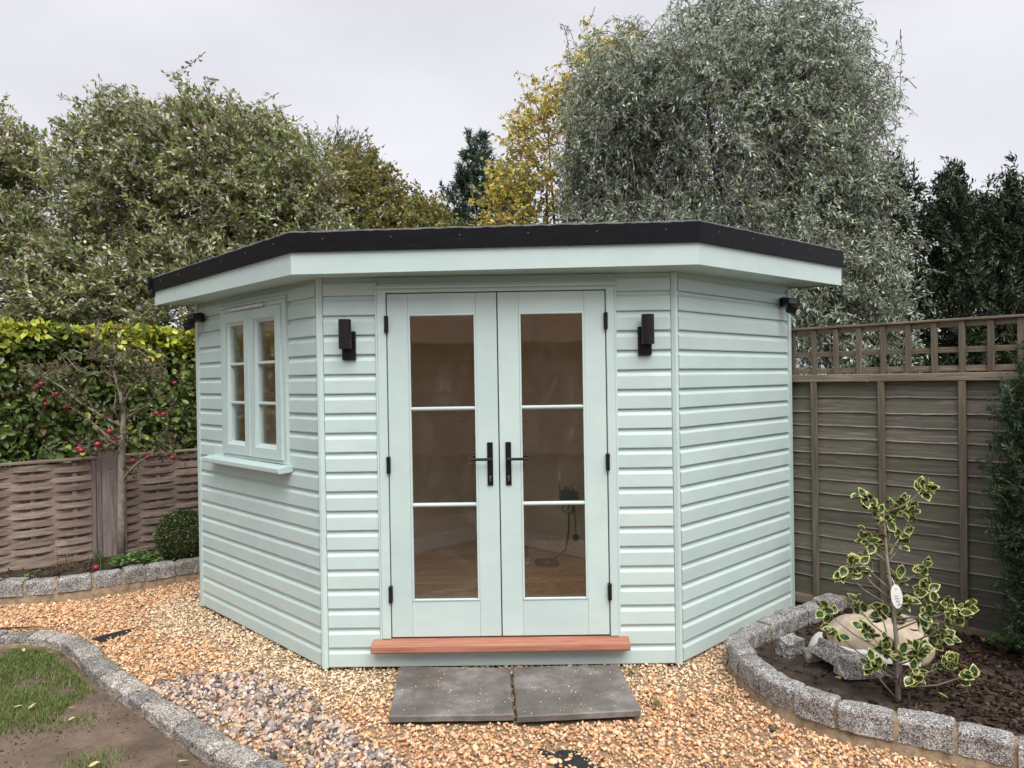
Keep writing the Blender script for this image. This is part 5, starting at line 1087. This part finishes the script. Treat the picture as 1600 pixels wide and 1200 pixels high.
# ------------------------------------------------------------------ conifer at the right edge
CF = thing('dwarf_conifer', 'dense dark green dwarf conifer cut off by the right edge', 'conifer', (3.89, -.22, .05))
A, rr = twigs([(3.89, -.22, .45, .31, .31, .50), (3.86, -.22, .95, .335, .32, .45), (3.89, -.22, 1.35, .30, .30, .36), (3.93, -.22, 1.68, .20, .20, .24)], 4600, .13, 71, inner=.55, bias=(0, 0, .6), back=.5)
link('twigs', twig_mesh('twigs', A, .003, .001), TWIG, CF, world=True)['kind'] = 'stuff'
foliage('crown', A, 30, .028, .0075, [(.028, .058, .026), (.045, .085, .038), (.075, .125, .055)], 72, LEAFD, CF, spread=.7, jit=.006, t0=.1)
MB().tube([(3.89, -.22, -.02), (3.89, -.22, .8), (3.92, -.22, 1.7)], [.035, .025, .006], 8).obj('trunk', BARK, CF, world=True)

# ------------------------------------------------------------------ membrane scraps, fallen leaves, litter
MEMB = noisy('weed_membrane', [(.3, (.012, .012, .014)), (.7, (.032, .032, .036))], 30, 5, .65, bump=.3)
def scrap(poly, z, label, seed):
    rs = np.random.RandomState(seed); cx = sum(p[0] for p in poly) / len(poly); cy = sum(p[1] for p in poly) / len(poly); n = len(poly)
    v = [(x_ - cx, y_ - cy, rs.uniform(-.012, .004)) for x_, y_ in poly] + [(0, 0, .002)]; v += [(a, b_, c_ - .002) for a, b_, c_ in v]
    f = [(i, (i + 1) % n, n) for i in range(n)] + [((i + 1) % n + n + 1, i + n + 1, 2 * n + 1) for i in range(n)] + [(i, i + n + 1, (i + 1) % n + n + 1, (i + 1) % n) for i in range(n)]
    o = MB().add(v, f).obj('membrane_scrap', MEMB, loc=(cx, cy, z)); tag(o, label, 'membrane', 'scraps of weed membrane')
scrap([(-1.60, .50), (-1.54, .57), (-1.47, .70), (-1.42, .72), (-1.45, .58), (-1.51, .47)], .004, 'black membrane scrap poking from gravel beyond the lawn kerb', 1)
scrap([(1.13, -.89), (1.20, -.94), (1.24, -.92), (1.31, -.93), (1.37, -1.02), (1.46, -1.12), (1.36, -1.16), (1.24, -1.13), (1.20, -1.02)], -.006, 'torn black membrane showing through the gravel below the slabs', 2)
scrap([(-2.35, .685), (-1.95, .70), (-1.93, .72), (-2.3, .71)], .012, 'black membrane strip along the back of the lawn kerb', 3)
rs = np.random.RandomState(66)
fl_me = MB().add([(0, 0, 0), (.35, .22, .06), (.75, .18, .10), (1, 0, .02), (.75, -.18, .12), (.35, -.22, .05)], [(0, 1, 2, 3), (0, 3, 4, 5)]).mesh('fallen_leaf'); fl_me.materials.append(noisy('dry_leaf', [(.3, (.42, .32, .15)), (.7, (.58, .50, .30))], 3, 3, .6, bump=0))
for (x_, y_) in ((-1.95, .40), (-1.80, .44), (-2.05, .22), (-1.55, .30), (-1.45, -.35), (-1.38, -.42), (-1.02, -.30), (-.60, -.50), (-.55, -.54), (-.64, -.46), (-.44, -.68), (-1.1, -.55), (-.75, -.98), (-1.3, .10), (-1.15, -.40), (-.35, -.92)):
    o = link('fallen_leaf', fl_me, None, loc=(x_, y_, float(LAWNZ(np.array(x_), np.array(y_))) + .022), rot=(rs.uniform(-.3, .3), rs.uniform(-.3, .3), rs.uniform(0, 6.28))); o.scale = (rs.uniform(.03, .05),) * 3
    tag(o, 'small pale yellow fallen leaf lying on the worn lawn', 'leaf', 'fallen leaves on the lawn')
for (x_, y_, lab) in ((2.62, -.42, 'orange brown fallen leaf on bare soil inside the curved edging'), (3.62, .02, 'tan fallen leaf on the mulch before the lap fence'), (3.02, -.68, 'pale green fallen leaf on the mulch right of the holly')):
    me2 = fl_me.copy(); me2.materials[0] = noisy('turned_leaf', [(.3, (.34, .15, .05)), (.7, (.46, .25, .10))], 3, 3, .6, bump=0) if 'green' not in lab else noisy('green_leaf', [(.3, (.25, .34, .10)), (.7, (.38, .46, .16))], 3, 3, .6, bump=0)
    o = link('fallen_leaf', me2, None, loc=(x_, y_, .085), rot=(.2, -.1, x_ * 9)); o.scale = (.055,) * 3; tag(o, lab, 'leaf')

# ------------------------------------------------------------------ unseen houses added out of view for the glass to mirror
def brickmat():
    mt, n_, p = newmat('brick'); c_ = coords(n_, (1, 1, 1), rnd=False)
    mpv = n_.nodes.new('ShaderNodeMapping'); mpv.inputs['Rotation'].default_value = (R(90), 0, 0); n_.links.new(c_, mpv.inputs[0])
    t_ = N(n_, 'ShaderNodeTexBrick', Scale=4.4); t_.inputs['Color1'].default_value = (.56, .41, .29, 1); t_.inputs['Color2'].default_value = (.44, .31, .215, 1); t_.inputs['Mortar'].default_value = (.62, .55, .46, 1); t_.inputs['Mortar Size'].default_value = .012
    n_.links.new(mpv.outputs[0], t_.inputs['Vector']); n_.links.new(t_.outputs['Color'], p.inputs['Base Color']); p.inputs['Roughness'].default_value = .85; return mt
HS = thing('added_brick_house', 'added unseen low buff brick bungalow behind the viewer, for the door glass to mirror', 'house', (1, -12.5, 0))  # added out of view, kept low so sky light reaches the room
MB().box(-8, 8, -.5, 0, -.1, 2.45).obj('wall', brickmat(), HS)
MB().add([(-8.4, .5, 2.4), (8.4, .5, 2.4), (8.4, -4, 4.3), (-8.4, -4, 4.3), (-8.4, .5, 2.3), (8.4, .5, 2.3), (8.4, -4, 4.2), (-8.4, -4, 4.2)], [(0, 1, 2, 3), (7, 6, 5, 4), (0, 4, 5, 1), (1, 5, 6, 2), (2, 6, 7, 3), (3, 7, 4, 0)]).obj('roof', noisy('roof_tile', [(.3, (.16, .085, .055)), (.7, (.26, .15, .10))], 12, 4, .8), HS)
DG = plain('dark_glazing', (.03, .035, .04), .1)
for x_, z_, ww, hh in ((-5.5, 1.0, 1.6, 1.2), (5.4, .1, 2.2, 2.1)):
    wn = MB().box(x_, x_ + ww, 0, .05, z_, z_ + hh).obj('window', WHITEP, HS); MB().box(x_ + .08, x_ + ww / 2 - .03, .051, .056, z_ + .08, z_ + hh - .08).obj('pane', DG, wn); MB().box(x_ + ww / 2 + .03, x_ + ww - .08, .051, .056, z_ + .08, z_ + hh - .08).obj('pane', DG, wn)
NH = thing('added_brick_gable', 'added unseen buff brick gable wall beyond the left edge, for the window to mirror', 'house', (-13, 4, 0))  # unseen wall added as a reflection for the side window
MB().box(-.5, 0, -6, 8, -.1, 6.5).obj('wall', brickmat(), NH)
MB().box(-.8, .25, -6.2, 8.2, 6.5, 6.7).obj('roof', noisy('roof_tile_dark', [(.3, (.10, .05, .035)), (.7, (.18, .09, .06))], 12, 4, .8), NH)
